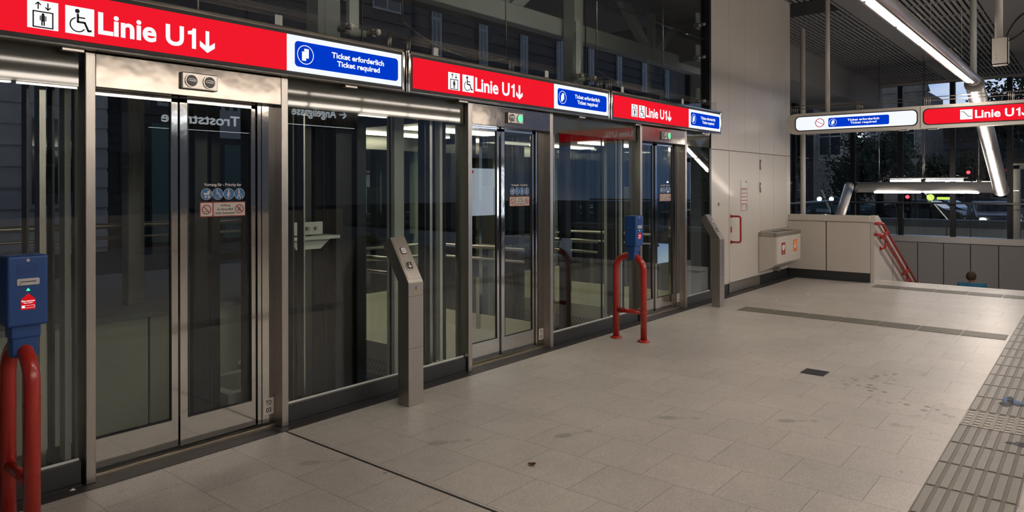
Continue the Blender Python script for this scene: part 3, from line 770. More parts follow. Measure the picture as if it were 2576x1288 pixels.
# ================================================================== SIGNS ABOVE THE LIFTS
def sign(x0, lab):
    L = 2.945
    t = thing('line_sign', lab, 'illuminated sign', (x0 + L / 2, 4.2, 2.33), 'illuminated line signs above the lifts')
    z0, z1 = 2.332, 2.66
    mb = MB(); mb.box(x0, x0 + L, 4.135, 4.255, z0, z1, .006, 2); mb.build('housing', 'mirror', t)
    mb = MB()
    mb.box(x0 + .006, x0 + L - .006, 4.118, 4.14, z1 - .028, z1 - .002, .005, 2); mb.box(x0 + .006, x0 + L - .006, 4.118, 4.14, z0 + .002, z0 + .018, .005, 2)
    mb.box(x0 + .004, x0 + .03, 4.118, 4.14, z0, z1, .005, 2); mb.box(x0 + L - .03, x0 + L - .004, 4.118, 4.14, z0, z1, .005, 2); mb.build('chrome_frame', 'mirror', t)
    mb = MB(); mb.box(x0 + .03, x0 + L - .03, 4.124, 4.138, z0 + .018, z1 - .028); mb.build('dark_border', 'black', t)
    u0, us, u1 = x0 + .052, x0 + 1.905, x0 + L - .045
    v0, v1 = 2.370, 2.611
    mb = MB(); mb.box(u0, us, 4.1185, 4.126, v0, v1); mb.build('red_panel', 'E_red', t)
    mb = MB(); mb.box(us, u1, 4.1185, 4.126, v0, v1); mb.build('white_panel', 'E_white', t)
    sf = Surf((x0, 4.1185, 0), (1, 0, 0), (0, 0, 1))
    lu = .478
    mb = MB()
    for a, w in ((.437, .137), (.606, .137)): draw(mb, sf, [(a, 2.402), (a + w, 2.402), (a + w, 2.545), (a, 2.545)], 0, .0015)
    mb.build('pictogram_field', 'E_letter', t)
    mb = MB(); lift_icon(mb, sf, .437 + .0685, 2.472, .135, .0015, .0025); mb.build('lift_pictogram', 'ink', t)
    mb = MB(); wheelchair(mb, sf, .606 + .0685, 2.473, .125, .0015, .0025, .007); mb.build('wheelchair_pictogram', 'ink', t)
    mb = MB(); line_text(mb, sf, .762, 1.295, 2.418, 2.538, 0, .002); down_arrow(mb, sf, 1.365, 2.405, 2.535, .092, 0, .002); mb.build('lettering', 'E_letter', t)
    ticket_block(t, sf, 1.965, 2.865, 2.405, 2.575, 0)
    # latches underneath
    for u in (.6, 2.4):
        mb = MB(); mb.box(x0 + u, x0 + u + .11, 4.15, 4.19, z0 - .018, z0 + .001, .004, 1); mb.build('latch', 'steel', t)
    # sight brackets on top
    for u in (.35, 1.87):
        mb = MB(); mb.box(x0 + u, x0 + u + .055, 4.20, 4.206, z1, z1 + .085); mb.build('top_bracket', 'truss', t)
    return t
XS = (.752 - 2.97, .752, 3.722, 6.685)
labs = ('', 'long red illuminated lift sign above the nearest lift door, largest of the row', 'red illuminated lift sign with blue ticket field above the middle lift door', 'red illuminated lift sign above the farthest lift door, ending at the white wall')
for x, lb in zip(XS, labs):
    if lb: sign(x, lb)
# bird wires on the signs
def bird_wires(x0, x1, lab):
    t = thing('bird_wire', lab, 'wire', ((x0 + x1) / 2, 4.2, 2.66), 'bird wires on top of the lift signs')
    ys = (4.15, 4.185, 4.22, 4.25)
    for x in (x0 + .05, (x0 + x1) / 2 - .15, x1 - .12):
        for k, y in enumerate(ys): mb = MB(); mb.tube([(x + k * .018, y, 2.661), (x + k * .018, y, 2.655 + .13)], .0035, 6); mb.build('pin', 'steel', t)
    mb = MB()
    for k, y in enumerate(ys):
        for z in (2.78, 2.745): mb.tube([(x0 + .05, y, z), (x1 - .05, y, z)], .0011, 4)
    mb.build('wire', 'steel', t)
for x, w in zip(XS[1:], ('nearest', 'middle', 'farthest')):
    bird_wires(x, x + 2.945, 'thin steel bird wires on pins along the top of the %s lift sign' % w)
# chains behind the glass
for (xa, za, xb, zb, sag, y, lab) in ((4.0, 2.99, 5.35, 2.86, .12, 4.5, 'thin chain sagging behind the glass above the middle sign'), (7.3, 3.02, 9.0, 2.95, .1, 4.7, 'thin chain sagging behind the glass above the farthest sign')):
    mb = MB(); n_ = 60
    for i in range(n_):
        u = (i + .5) / n_; p = Vector((xa + (xb - xa) * u, y, za + (zb - za) * u - sag * 4 * u * (1 - u)))
        tt = Vector((xb - xa, 0, (zb - za) - sag * 4 * (1 - 2 * u))).normalized() * (xb - xa) / n_ * .55
        o_ = Vector((0, .006, 0)) if i % 2 else Vector((0, 0, .006))
        mb.tube([p - tt, p - tt * .6 + o_, p + tt * .6 + o_, p + tt, p + tt * .6 - o_, p - tt * .6 - o_, p - tt], .002, 4)
    t = thing('hanging_chain', lab, 'chain', (xa, y, za)); mb.build('chain', 'steel', t)
    for q, zq in ((xa, za), (xb, zb)):
        mb = MB(); mb.tube([(q, y, zq - .01), (q, y, CZ + .02)], .008, 6); mb.build('hanger_rod', 'steel', t)

# ================================================================== HANGING SIGN OVER THE STAIRS
SX = 12.3
def stadium(y0, y1, z0, z1, rl, rr):
    pts = []
    return pts
sfH = Surf((SX, 4.13, 2.475), (0, -1, 0), (0, 0, 1))   # u grows to the right in the photo
t = thing('hanging_sign', 'long cream framed hanging sign over the stairs, white ticket field and red line field', 'illuminated sign', (SX, 2.5, 2.48))
mb = MB()
H1 = .345
pts = [(.17 + .17 * math.cos(R(a)), H1 / 2 + H1 / 2 * math.sin(R(a))) for a in range(90, 271, 12)] + [(2.02, 0), (2.02, H1)]
draw(mb, sfH, pts, -.14, 0); mb.build('frame_section', 'white_paint', t)
mb = MB(); draw(mb, sfH, [(2.03, 0), (4.6, 0), (4.6, H1), (2.03, H1)], -.14, 0); mb.build('frame_section', 'white_paint', t)
mb = MB(); draw(mb, sfH, rrect(.165, 1.995, .048, .300, .075), -.001, .003); draw(mb, sfH, rrect(2.06, 4.5, .048, .300, .075), -.001, .003); mb.build('dark_border', 'black', t)
mb = MB(); draw(mb, sfH, rrect(.182, 1.978, .063, .285, .065), .002, .006); mb.build('white_panel', 'E_white', t)
mb = MB(); draw(mb, sfH, rrect(2.078, 4.48, .063, .285, .065), .002, .006); mb.build('red_panel', 'E_red', t)
mb = MB(); ring(mb, sfH, .565, .175, .062, .073, .006, .008); stroke(mb, sfH, [(.51, .205), (.62, .145)], .008, .006, .008); mb.build('ban_symbol', 'ink_red', t)
ticket_block(t, sfH, .70, 1.60, .095, .245, .006)
mb = MB(); draw(mb, sfH, [(2.545, .105), (2.70, .105), (2.70, .25), (2.545, .25)], .006, .008); line_text(mb, sfH, 2.73, 3.27, .115, .235, .006, .008)
down_arrow(mb, sfH, 3.33, .1, .235, .09, .006, .008); mb.build('lettering', 'E_letter', t)
mb = MB(); stroke(mb, sfH, [(2.56, .22), (2.59, .22), (2.65, .145), (2.685, .145)], .008, .008, .009); mb.build('pictogram', 'ink', t)
for y in (3.46, .1):
    mb = MB(); mb.tube([(SX + .07, y, 2.81), (SX + .07, y, CZ + .03)], .036, 14); mb.build('hanger_pole', 'white_paint', t)
for u in (.35, 1.72, 2.12):
    mb = MB(); draw(mb, sfH, [(u, -.015), (u + .13, -.015), (u + .13, .001), (u, .001)], -.1, -.04); mb.build('latch', 'steel', t)
# bird wires of this sign
t = thing('bird_wire', 'thin bird wires on pins along the hanging sign over the stairs', 'wire', (SX, 3, 2.82))
for y in (4.02, 3.0, 2.05, 1.0):
    for k in range(4): mb = MB(); mb.tube([(SX + .02 + k * .03, y - k * .02, 2.821), (SX + .02 + k * .03, y - k * .02, 2.96)], .004, 6); mb.build('pin', 'steel', t)
mb = MB()
for k in range(4):
    for z in (2.95, 2.90): mb.tube([(SX + .02 + k * .03, 4.0, z), (SX + .02 + k * .03, -.4, z)], .0016, 4)
mb.build('wire', 'steel', t)
# free white pole behind the parapet
mb = MB(); mb.tube([(13.2, 4.118, -1.0), (13.2, 4.118, 4.42)], .045, 16); mb.tube([(13.2, 4.118, 4.42), (13.2, 4.118, 4.44)], .03, 16)
tag(mb.build('pole', 'white_paint'), 'slim white pole standing behind the parapet left end', 'pole')

# ================================================================== TUBE LIGHTS
def tube_light(y, z, r, joints, x0, x1, lab, m='E_tube', down=True, group='long tubular lights under the ceiling', posts=(), rl=.032, up=False):
    t = thing('tube_light', lab, 'tube light', (x1, y, z), group)
    mb = MB(); mb.tube([(x0, y, z), (x1, y, z)], r, 32); mb.build('tube', 'tube', t)
    for a, b in zip(joints, joints[1:]):
        mb = MB(); mb.box(a + .05, b - .05, y - rl, y + rl, z - r - (.012 if rl < .04 else .06), z - r + .03, .008, 2); mb.build('lens', m, t)
        if up: mb = MB(); mb.box(a + .05, b - .05, y - .05, y + .05, z + r - .02, z + r + .02, .008, 2); mb.build('upper_lens', 'E_up', t)  # unseen glowing strip added on the rear tubes to light the ceiling
    mb = MB(); mb.box(joints[0], joints[-1], y - .055, y + .055, z - r - .004, z - r + .02); mb.build('lens_tray', 'steel', t)
    mb = MB(); mb.tube([(x1 - .02, y, z), (x1 + .02, y, z)], r + .012, 32); mb.build('end_cap', 'tube', t)
    for x in posts:
        mb = MB(); mb.tube([(x, y, z), (x, y, CZ + .03)], .045, 14); mb.build('hanger_pole', 'shaft_grey', t)
    mb = MB()
    q = x1 - 1.2
    while q > x0:
        for dx in (-.09, .09): mb.tube([(q + dx, y, z + r * .9), (q + dx * 1.6, y + .02, z + r + .07)], .004, 5)
        mb.tube([(q - 1.1, y, z + r + .06), (q, y, z + r + .06)], .004, 5); mb.tube([(q - 1.1, y - .05, z + r + .05), (q, y - .05, z + r + .05)], .004, 5)
        mb.tube([(q, y, z + r), (q, y, CZ + .05)], .003, 5)
        q -= 2.4
    mb.build('bird_pins', 'steel', t)
    return t
J = [12.62 - 1.222 * k for k in range(14)][::-1]
tube_light(1.5, 3.245, .085, [x for x in J if x > 1.5], 1.2, 13.0, 'long polished tube light running overhead towards the stairs at upper right', posts=(13.0, 6.5))
tube_light(-2.8, 3.245, .085, [x for x in J if x > -1], -1.1, 13.0, 'second tube light over the opposite half of the concourse', m='E_back', posts=(13.0,), rl=.05, up=True)
tube_light(-6.3, 3.6, .085, J, -3.6, 13.0, 'third tube light far on the opposite side of the concourse', m='E_back', posts=(13.0,), rl=.05, up=True)
# descending tube above the stairs
def sloped_tube(p0, p1, r, nl, lab, m, side=(0, 0, -1), name='tube_light', rl=.036, bm_='tube'):
    t = thing(name, lab, 'tube light', p0)
    a, b = Vector(p0), Vector(p1); d = (b - a).normalized(); L = (b - a).length
    mb = MB(); mb.tube([a, b], r, 32); mb.build('tube', bm_, t)
    yv = Vector((0, 1, 0)) if abs(d.y) < .9 else Vector((1, 0, 0))
    nrm = d.cross(yv).normalized()
    if nrm.z > 0: nrm = -nrm
    for k in range(nl):
        u0, u1 = a + d * (L * (k + .03) / nl), a + d * (L * (k + .97) / nl)
        mb = MB(); c0 = u0 + nrm * (r - .026) - yv * rl
        mb.poly([c0, c0 + yv * rl * 2, c0 + yv * rl * 2 + (u1 - u0), c0 + (u1 - u0)], nrm * .032)
        mb.build('lens', m, t)
    for q in (a, b):
        mb = MB(); mb.tube([q - d * .02, q + d * .02], r + .012, 32); mb.build('end_cap', 'tube', t)
    return t
o = sloped_tube((13.1, 1.5, 3.19), (16.95, 1.5, 1.52), .125, 4, 'polished tube light sloping down above the stairs at the right', 'E_tube')
mb = MB(); mb.tube([(20.0, 4.85, 1.57), (20.0, 1.80, 1.57)], .13, 28); t = thing('tube_light', 'white horizontal tube light hanging low above the stairwell', 'tube light', (20, 3.3, 1.57))
mb.build('tube', 'tube_white', t)
for a, b in ((4.45, 3.42), (3.32, 2.2)):
    mb = MB(); mb.box(19.93, 20.0, b, a, 1.425, 1.455, .004, 1); mb.build('lens', 'E_tube', t)
for y in (4.87, 1.78):
    mb = MB(); mb.tube([(20, y - .03, 1.57), (20, y + .03, 1.57)], .14, 28); mb.build('end_cap', 'steel', t)
for y in (4.35, 3.36, 2.2):
    mb = MB(); mb.tube([(20, y, 1.7), (20, y, CZ - .003)], .008, 6); mb.tube([(20, y, 1.68), (20, y, 1.76)], .05, 10); mb.build('suspension', 'steel', t)
t = thing('tube_light', 'slim twin lamp bar hanging just above the white horizontal tube', 'tube light', (21, 3.5, 1.75))
mb = MB(); mb.box(21.0, 21.06, 2.55, 4.45, 1.79, 1.83, .005, 1); mb.tube([(21.03, 3.5, 1.8), (21.03, 3.5, CZ)], .01, 6); mb.build('carrier_bar', 'steel', t)
for a, b in ((4.3, 3.53), (3.47, 2.65)):
    mb = MB(); mb.box(20.99, 21.05, b, a, 1.72, 1.765, .01, 2); mb.build('lamp', 'E_tube', t)
sloped_tube((20.3, 5.15, 1.58), (17.3, 4.75, .35), .12, 3, 'white tube light leaning down behind the parapet', 'E_tube2', rl=.02, bm_='tube_white')

# hanging housing with cable
t = thing('hanging_box', 'small white open box hanging on a pole at the upper right with a black cable', 'hanging device', (8.5, .765, 2.8))
mb = MB()
x0, x1, y0, y1, z0, z1 = 8.46, 8.60, .69, .83, 2.80, 3.06
mb.box(x0, x1, y0, y0 + .008, z0, z1); mb.box(x0, x1, y1 - .008, y1, z0, z1); mb.box(x0, x0 + .008, y0, y1, z0, z1 - .0); mb.box(x1 - .008, x1, y0, y1, z0, z1); mb.box(x0, x1, y0, y1, z0, z0 + .008)
mb.build('housing', 'white_paint', t)
mb = MB(); mb.tube([(8.53, .77, 2.85), (8.53, .77, CZ + .05)], .034, 14); mb.build('pole', 'white_paint', t)
mb = MB(); mb.tube([(8.455, .785, 2.86), (8.461, .785, 2.86)], .012, 10); mb.tube([(8.455, .785, 2.90), (8.461, .785, 2.90)], .012, 10); mb.build('screw', 'steel', t)
mb = MB(); mb.tube([(8.50, .745 - .33 * (u / 14) ** 1.3 - .02 * u / 14, 2.93 + .36 * math.sin(R(125) * u / 14)) for u in range(15)], .011, 8); mb.tube([(8.52, .71 - .3 * u / 10, 3.03 + .27 * (u / 10) ** 1.6) for u in range(11)], .009, 8); mb.build('cable', 'black', t)

# ================================================================== VALIDATORS
def hoop(x, lab, lab2):
    t = thing('hoop_barrier', lab, 'barrier', (x, 3.785, 0), 'red tubular hoops carrying the validators')
    ya, yb, r, zt = 3.95, 3.62, .033, .885
    c = (ya + yb) / 2; w = (ya - yb) / 2
    pts = [(x, ya, .0), (x, ya, zt - .15)] + [(x, c + w * math.cos(a), zt - .15 + .15 * math.sin(a)) for a in [PI * k / 12 for k in range(1, 12)]] + [(x, yb, zt - .15), (x, yb, 0)]
    mb = MB(); mb.tube(pts, r, 20); mb.build('bent_tube', 'red', t)
    mb = MB(); mb.tube([(x, ya - .02, .30), (x, yb + .02, .30)], .024, 16); mb.build('crossbar', 'red', t)
    for y in (ya, yb):
        mb = MB(); mb.tube([(x, y, .0), (x, y, .012), (x, y, .022)], [.062, .062, .034], 20); mb.build('foot_flange', 'red', t)
    # validator box
    v = thing('ticket_validator', lab2, 'ticket validator', (x, c, .9), 'blue ticket validators')
    bx0, bx1, by0, by1, bz0, bz1 = x - .08, x + .08, 3.665, 3.80, .985, 1.30
    mb = MB(); mb.box(bx0, bx1, by0, by1, bz0, bz1, .012, 3); mb.build('housing', 'blue', v)
    mb = MB(); mb.box(x - .058, x + .058, by0 + .025, by1 - .02, .93, .99, .006, 2); mb.box(x - .052, x + .052, by0 + .035, by1 - .03, .845, .94, .008, 2); mb.build('neck', 'blue', v)
    f = Surf((x, by0, 0), (1, 0, 0), (0, 0, 1))
    mb = MB(); draw(mb, f, rrect(-.04, .04, 1.215, 1.262, .003), -.001, .0015); mb.build('cover_plate', 'blue_in', v)
    mb = MB(); draw(mb, f, circ(.0, 1.278, .007, 14), -.001, .002); mb.build('lock', 'plastic_w', v)
    mb = MB()
    draw(mb, f, rrect(-.043, .043, 1.168, 1.198, .006), -.001, .004)
    draw(mb, f, [(-.034, 1.170), (.034, 1.170), (.028, 1.181), (-.028, 1.181)], .004, .010); m1 = mb.build('slot_surround', 'plastic_w', v)
    mb = MB(); draw(mb, f, [(-.03, 1.1825), (.03, 1.1825), (.03, 1.186), (-.03, 1.186)], .004, .0046); mb.build('slot', 'ink', m1)
    mb = MB(); draw(mb, f, [(-.008, 1.143), (.008, 1.143), (.0, 1.155)], 0, .0015); mb.build('status_light', 'E_gdot', v)
    mb = MB(); draw(mb, f, [(-.028, 1.06), (.028, 1.06), (.028, 1.105), (0, 1.132), (-.028, 1.105)], 0, .001); d = mb.build('display', 'E_rdot', v)
    mb = MB(); text(mb, f, 'Bitte entwerten', -.025, .025, 1.094, 1.102, .001, .0014, .02); text(mb, f, 'Please validate', -.017, .017, 1.087, 1.0915, .001, .0014, .02)
    stroke(mb, f, [(-.024, 1.068), (.024, 1.068), (.024, 1.078), (-.024, 1.078), (-.024, 1.068)], .001, .001, .0014); draw(mb, f, [(-.024, 1.068), (-.013, 1.068), (-.013, 1.078), (-.024, 1.078)], .001, .0014)
    mb.build('display_text', 'E_letter', d)
hoop(1.06, 'red tubular hoop in the near left corner in front of the glass', 'large blue ticket validator at the left edge of the picture')
hoop(6.50, 'red tubular hoop standing between the middle and farthest lift doors', 'small blue ticket validator on the hoop between the middle and farthest lift doors')

# ================================================================== CALL PILLARS
def pillar(x, lab):
    t = thing('call_pillar', lab, 'call pillar', (x, 3.92, 0), 'steel call pillars')
    a, b, y0, y1 = x, x + .147, 3.868, 3.985
    mb = MB(); mb.box(a, b, y0, y1, 0, .8995, .003, 2); mb.build('column', 'pillar_steel', t)
    mb = MB()
    for z in (.80, .42): mb.box(a - .0005, b + .0005, y0 - .0005, y0 + .001, z, z + .002)
    mb.build('joint', 'ink', t)
    # tilted head: prism
    dy, dz = .205, .325
    L = math.hypot(dy, dz); ud = Vector((0, dy / L, dz / L)); nn = Vector((0, -dz / L, dy / L))
    f0 = Vector((a, y0, .90)); th = .115
    pr = [(a, y0, .90), (a, y0 + dy, .90 + dz), (a, y0 + dy + .085, .90 + dz - .054), (a, y1, .90)]
    mb = MB(); mb.poly(pr, (b - a, 0, 0)); bmesh.ops.bevel(mb.bm, geom=list(mb.bm.edges), offset=.003, segments=2, affect='EDGES'); mb.build('head', 'steel', t)
    s = Surf(f0, (1, 0, 0), ud); W_ = b - a
    mb = MB(); draw(mb, s, [(.014, .03), (W_ - .014, .03), (W_ - .014, L - .008), (.014, L - .008)], 0, .0025); mb.build('face_plate', 'steel', t)
    mb = MB(); draw(mb, s, rrect(W_ / 2 - .033, W_ / 2 + .033, .10, .176, .014), .0025, .0055); mb.build('button_bezel', 'steel', t)
    mb = MB(); draw(mb, s, rrect(W_ / 2 - .024, W_ / 2 + .024, .110, .166, .012), .0055, .0085); q = mb.build('call_button', 'btn', t)
    mb = MB(); down_arrow(mb, s, W_ / 2, .118, .157, .028, .0085, .0092); mb.build('arrow', 'btn_w', q)
    mb = MB(); draw(mb, s, rrect(W_ / 2 - .027, W_ / 2 + .027, .235, .292, .014), .0025, .0055); mb.build('button_rim', 'btn', t)
    mb = MB(); draw(mb, s, rrect(W_ / 2 - .022, W_ / 2 + .022, .240, .287, .011), .0055, .0085); q = mb.build('status_button', 'btn_w', t)
    mb = MB(); text(mb, s, 'Außer', W_ / 2 - .014, W_ / 2 + .006, .266, .273, .0085, .0092, .02); text(mb, s, 'Betrieb', W_ / 2 - .014, W_ / 2 + .014, .254, .261, .0085, .0092, .02); mb.build('button_text', 'ink', q)
    s2 = Surf((a, y0, 0), (1, 0, 0), (0, 0, 1))
    mb = MB(); ring(mb, s2, W_ * .52, .833, .016, .0195, 0, .001); mb.build('ring_mark', 'yellow', t)
    mb = MB(); text(mb, s2, 'K', W_ * .46, W_ * .60, .842, .872, 0, .001, 0); mb.build('letter_mark', 'ink', t)
pillar(3.495, 'tall brushed steel call pillar with tilted button head in front of the nearest glass panel')
pillar(8.985, 'steel call pillar with tilted head in front of the white wall')

# ================================================================== LITTER BIN
t = thing('litter_bin', 'cream double litter bin mounted in the corner, red and orange stickers', 'litter bin', (11.95, 4.1, .3))
bx0, bx1, by0, by1 = 11.37, 12.53, 3.95, 4.252
mb = MB(); mb.poly([(bx0, by1, .20), (bx0, by0 + .09, .30), (bx0, by0, .36), (bx0, by0, .80), (bx0, by1, .80)], (bx1 - bx0, 0, 0))
bmesh.ops.bevel(mb.bm, geom=list(mb.bm.edges), offset=.012, segments=3, affect='EDGES'); mb.build('body', 'white_wall', t)
mb = MB()
# lid: frame with two openings
mb.box(bx0 - .005, bx1 + .005, by0 - .01, by0 + .05, .80, .862, .006, 2); mb.box(bx0 - .005, bx1 + .005, by1 - .05, by1, .80, .862, .006, 2)
for a, b in ((bx0 - .005, bx0 + .22), (11.86, 12.0), (bx1 - .12, bx1 + .005)): mb.box(a, b, by0 + .03, by1 - .03, .80, .861, .004, 1)
mb.build('lid', 'pillar_steel', t)
mb = MB(); mb.box(bx0 + .1, bx1 - .05, by0 + .04, by1 - .04, .795, .806); mb.build('opening', 'black', t)
s = Surf((0, by0, 0), (1, 0, 0), (0, 0, 1))
mb = MB(); draw(mb, s, [(11.58, .495), (11.76, .495), (11.76, .69), (11.58, .69)], 0, .001); q = mb.build('red_sticker', 'st_red', t)
mb = MB(); draw(mb, s, [(11.60, .61), (11.62, .58), (11.66, .555), (11.70, .56), (11.74, .60), (11.74, .64), (11.70, .66), (11.64, .645), (11.61, .64)], .001, .0016); draw(mb, s, [(11.65, .515), (11.70, .515), (11.70, .53), (11.65, .53)], .001, .0016); mb.build('sticker_print', 'st_plain', q)
mb = MB(); draw(mb, s, [(12.15, .51), (12.34, .51), (12.34, .71), (12.15, .71)], 0, .001); q = mb.build('orange_sticker', 'orange', t)
mb = MB(); draw(mb, s, [(12.20, .56), (12.27, .56), (12.31, .60), (12.27, .64), (12.27, .68), (12.22, .68), (12.23, .62), (12.18, .60)], .001, .0016); mb.build('sticker_print', 'st_plain', q)
mb = MB(); mb.box(12.05, 12.12, 4.15, 4.252, .17, .24, .01, 2); mb.build('mount', 'steel', t)

# ================================================================== LITTER ON THE FLOOR
def scrap(px, py, m, lab, name, sc=1.):
    x, y = fl(px, py)
    mb = MB(); pts = []
    for i in range(7):
        a = 2 * PI * i / 7; r = sc * random.uniform(.6, 1.1)
        pts.append((x + r * math.cos(a), y + r * .6 * math.sin(a), .003))
    bm = mb.bm; vs = [bm.verts.new(p) for p in pts]; c = bm.verts.new((x, y, .003 + sc * .5))
    for i in range(7): bm.faces.new((vs[i], vs[(i + 1) % 7], c))
    bm.faces.new(list(reversed(vs)))
    tag(mb.build(name, m), lab, name.replace('_', ' '))
def flat_leaf():
    x, y = fl(1337, 1171)
    mb = MB(); n_ = 8; up = []; lo = []
    bm = mb.bm
    ax = Vector((R_[0], R_[1], 0)); ay = Vector((V_[0], V_[1], 0))
    rows = []
    for i in range(n_ + 1):
        u = -1 + 2 * i / n_; w = .018 * (1 - u * u) ** .7 + .0005
        c = Vector((x, y, .004 + .006 * abs(u) ** 2)) + ax * u * .022
        rows.append([bm.verts.new(c + ay * w + Vector((0, 0, .006))), bm.verts.new(c), bm.verts.new(c - ay * w + Vector((0, 0, .003)))])
    for a, b in zip(rows, rows[1:]):
        for k in (0, 1): bm.faces.new((a[k], a[k + 1], b[k + 1], b[k]))
    bmesh.ops.solidify(bm, geom=list(bm.faces), thickness=.001)
    tag(mb.build('fallen_leaf', 'leafbr'), 'small brown fallen leaf lying on the foreground tiles', 'leaf')
flat_leaf()
scrap(1951, 757, 'paper', 'white paper scrap on the floor before the white wall', 'paper_scrap', .035)
scrap(2031, 743, 'paper', 'tiny paper scrap on the floor near the litter bin', 'paper_scrap', .03)
scrap(182, 1232, 'paper', 'crumpled pale wrapper on the dark kerb near the red hoop', 'wrapper', .018)
scrap(1012, 1280, 'paper', 'tiny white chip on the foreground tiles below the call pillar', 'paper_scrap', .006)
scrap(1487, 1280, 'paper', 'tiny white chip at the bottom edge of the floor', 'paper_scrap', .006)

# wet patches on the tactile paving at the right edge
for px, py, rx, ry, lab in ((2545, 1015, .10, .17, 'thin clear water film on the tactile paving just beyond the slotted grate'), (2560, 1120, .07, .06, 'small clear water patch on the tactile paving before the slotted grate')):
    x, y = fl(px, py, .006); mb = MB(); bm = mb.bm; rg = []
    for i in range(28):
        a = 2 * PI * i / 28; r = .75 + .25 * math.sin(3 * a + px) + .12 * math.sin(7 * a)
        rg.append((x + ry * r * math.cos(a), y + rx * r * math.sin(a), .0056))
    mb.poly(rg, (0, 0, .0008)); tag(mb.build('water_patch', 'water'), lab, 'water patch')
# ================================================================== LIFT SHAFTS (behind the glass)
mb = MB(); mb.box(-6, 2.6, 4.46, 6.83, -.7, -.6); struct('floor_pit', mb, 'slatback', label='dark pit floor of the lift shafts')
mb = MB(); mb.box(2.601, 12.8, 4.46, 6.83, -.7, -.6); struct('floor_pit', mb, 'slatback', label='dark pit floor of the lift shafts')
def cabin(x0, x1, lab):
    y0, y1 = 4.52, 6.25
    t = thing('lift_cabin', lab, 'lift cabin', ((x0 + x1) / 2, 5.4, 0), 'glass lift cabins at this level')
    mb = MB(); mb.box(x0, x1, y0, y1, -.14, .0); mb.build('floor_plate', 'checker', t)
    mb = MB(); mb.box(x0, x1, y0, y1, 2.16, 2.26); mb.box(x0, x1, y1 - .03, y1, 2.02, 2.16); mb.build('roof', 'steel', t)
    mb = MB(); mb.box(x0 + .25, x1 - .25, y0 + .35, y0 + .6, 2.148, 2.16); mb.box(x0 + .25, x1 - .25, y1 - .6, y1 - .35, 2.148, 2.16); mb.build('ceiling_light', 'E_cab', t)
    mb = MB()
    for x in (x0, x1 - .05):
        for y in (y0, (y0 + y1) / 2, y1 - .05): mb.box(x, x + .05, y, y + .05, 0, 2.16)
    mb.build('corner_post', 'mirror', t)
    mb = MB(); mb.box(x0 + .01, x0 + .02, y0 + .05, y1 - .05, .16, 2.1); mb.box(x1 - .02, x1 - .01, y0 + .05, y1 - .05, .16, 2.1); mb.box(x0 + .05, x1 - .05, y1 - .02, y1 - .01, .16, 2.1); mb.build('glass_wall', 'glass_cab', t)
    mb = MB(); mb.box(x0 + .003, x0 + .03, y0 + .05, y1 - .05, 0, .16); mb.box(x1 - .03, x1 - .003, y0 + .05, y1 - .05, 0, .16); mb.box(x0 + .05, x1 - .05, y1 - .03, y1 - .003, 0, .42); mb.build('kick_panel', 'cab_side', t)
    mb = MB(); mb.tube([(x0 + .08, y0 + .2, .93), (x0 + .08, y1 - .1, .93), (x1 - .08, y1 - .1, .93), (x1 - .08, y0 + .2, .93)], .022, 12); mb.tube([(x0 + .08, y0 + .2, .80), (x0 + .08, y1 - .1, .80), (x1 - .08, y1 - .1, .80), (x1 - .08, y0 + .2, .80)], .015, 12); mb.build('handrail', 'steel', t)
    mb = MB()
    for z in (-.02, ): mb.box(x0 - .03, x1 + .03, y0 - .03, y0, z - .2, .002)
    mb.build('apron', 'shaft_steel', t)
    mb = MB(); mb.box(x1 - .055, x1 - .035, 5.1, 5.35, .9, 1.6, .004, 1); mb.build('control_panel', 'steel', t)
    return t
cabin(4.28, 5.98, 'lit glass lift cabin behind the middle lift door')
cabin(7.25, 8.95, 'lit glass lift cabin behind the farthest lift door')
# guide posts
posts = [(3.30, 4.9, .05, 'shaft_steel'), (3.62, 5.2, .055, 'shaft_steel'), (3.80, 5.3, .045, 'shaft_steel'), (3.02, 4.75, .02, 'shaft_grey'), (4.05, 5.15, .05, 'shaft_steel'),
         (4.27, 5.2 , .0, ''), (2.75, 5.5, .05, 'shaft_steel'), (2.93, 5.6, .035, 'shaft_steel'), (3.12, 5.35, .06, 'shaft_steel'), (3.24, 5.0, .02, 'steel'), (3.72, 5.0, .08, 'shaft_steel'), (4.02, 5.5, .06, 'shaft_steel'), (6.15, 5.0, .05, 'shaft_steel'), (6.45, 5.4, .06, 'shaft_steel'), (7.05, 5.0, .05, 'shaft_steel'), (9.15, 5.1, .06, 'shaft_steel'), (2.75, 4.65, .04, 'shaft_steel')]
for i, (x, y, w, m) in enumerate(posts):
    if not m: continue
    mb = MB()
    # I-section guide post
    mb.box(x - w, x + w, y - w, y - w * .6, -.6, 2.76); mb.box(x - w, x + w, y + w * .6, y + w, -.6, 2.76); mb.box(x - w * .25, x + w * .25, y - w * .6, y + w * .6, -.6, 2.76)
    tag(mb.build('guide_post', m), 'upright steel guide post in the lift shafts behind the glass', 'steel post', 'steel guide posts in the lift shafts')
for x, y, w, lab in ((4.14, 4.75, .055, 'pale grey steel column between the nearest and middle lift'), (6.62, 5.0, .065, 'pale grey steel column behind the glass between the middle and farthest lift'), (9.35, 5.2, .06, 'pale grey steel column behind the narrow glass pane beside the white wall')):
    mb = MB(); mb.box(x - w, x + w, y - w, y + w, -.6, 2.76, .008, 2); tag(mb.build('shaft_column', 'shaft_grey'), lab, 'column')
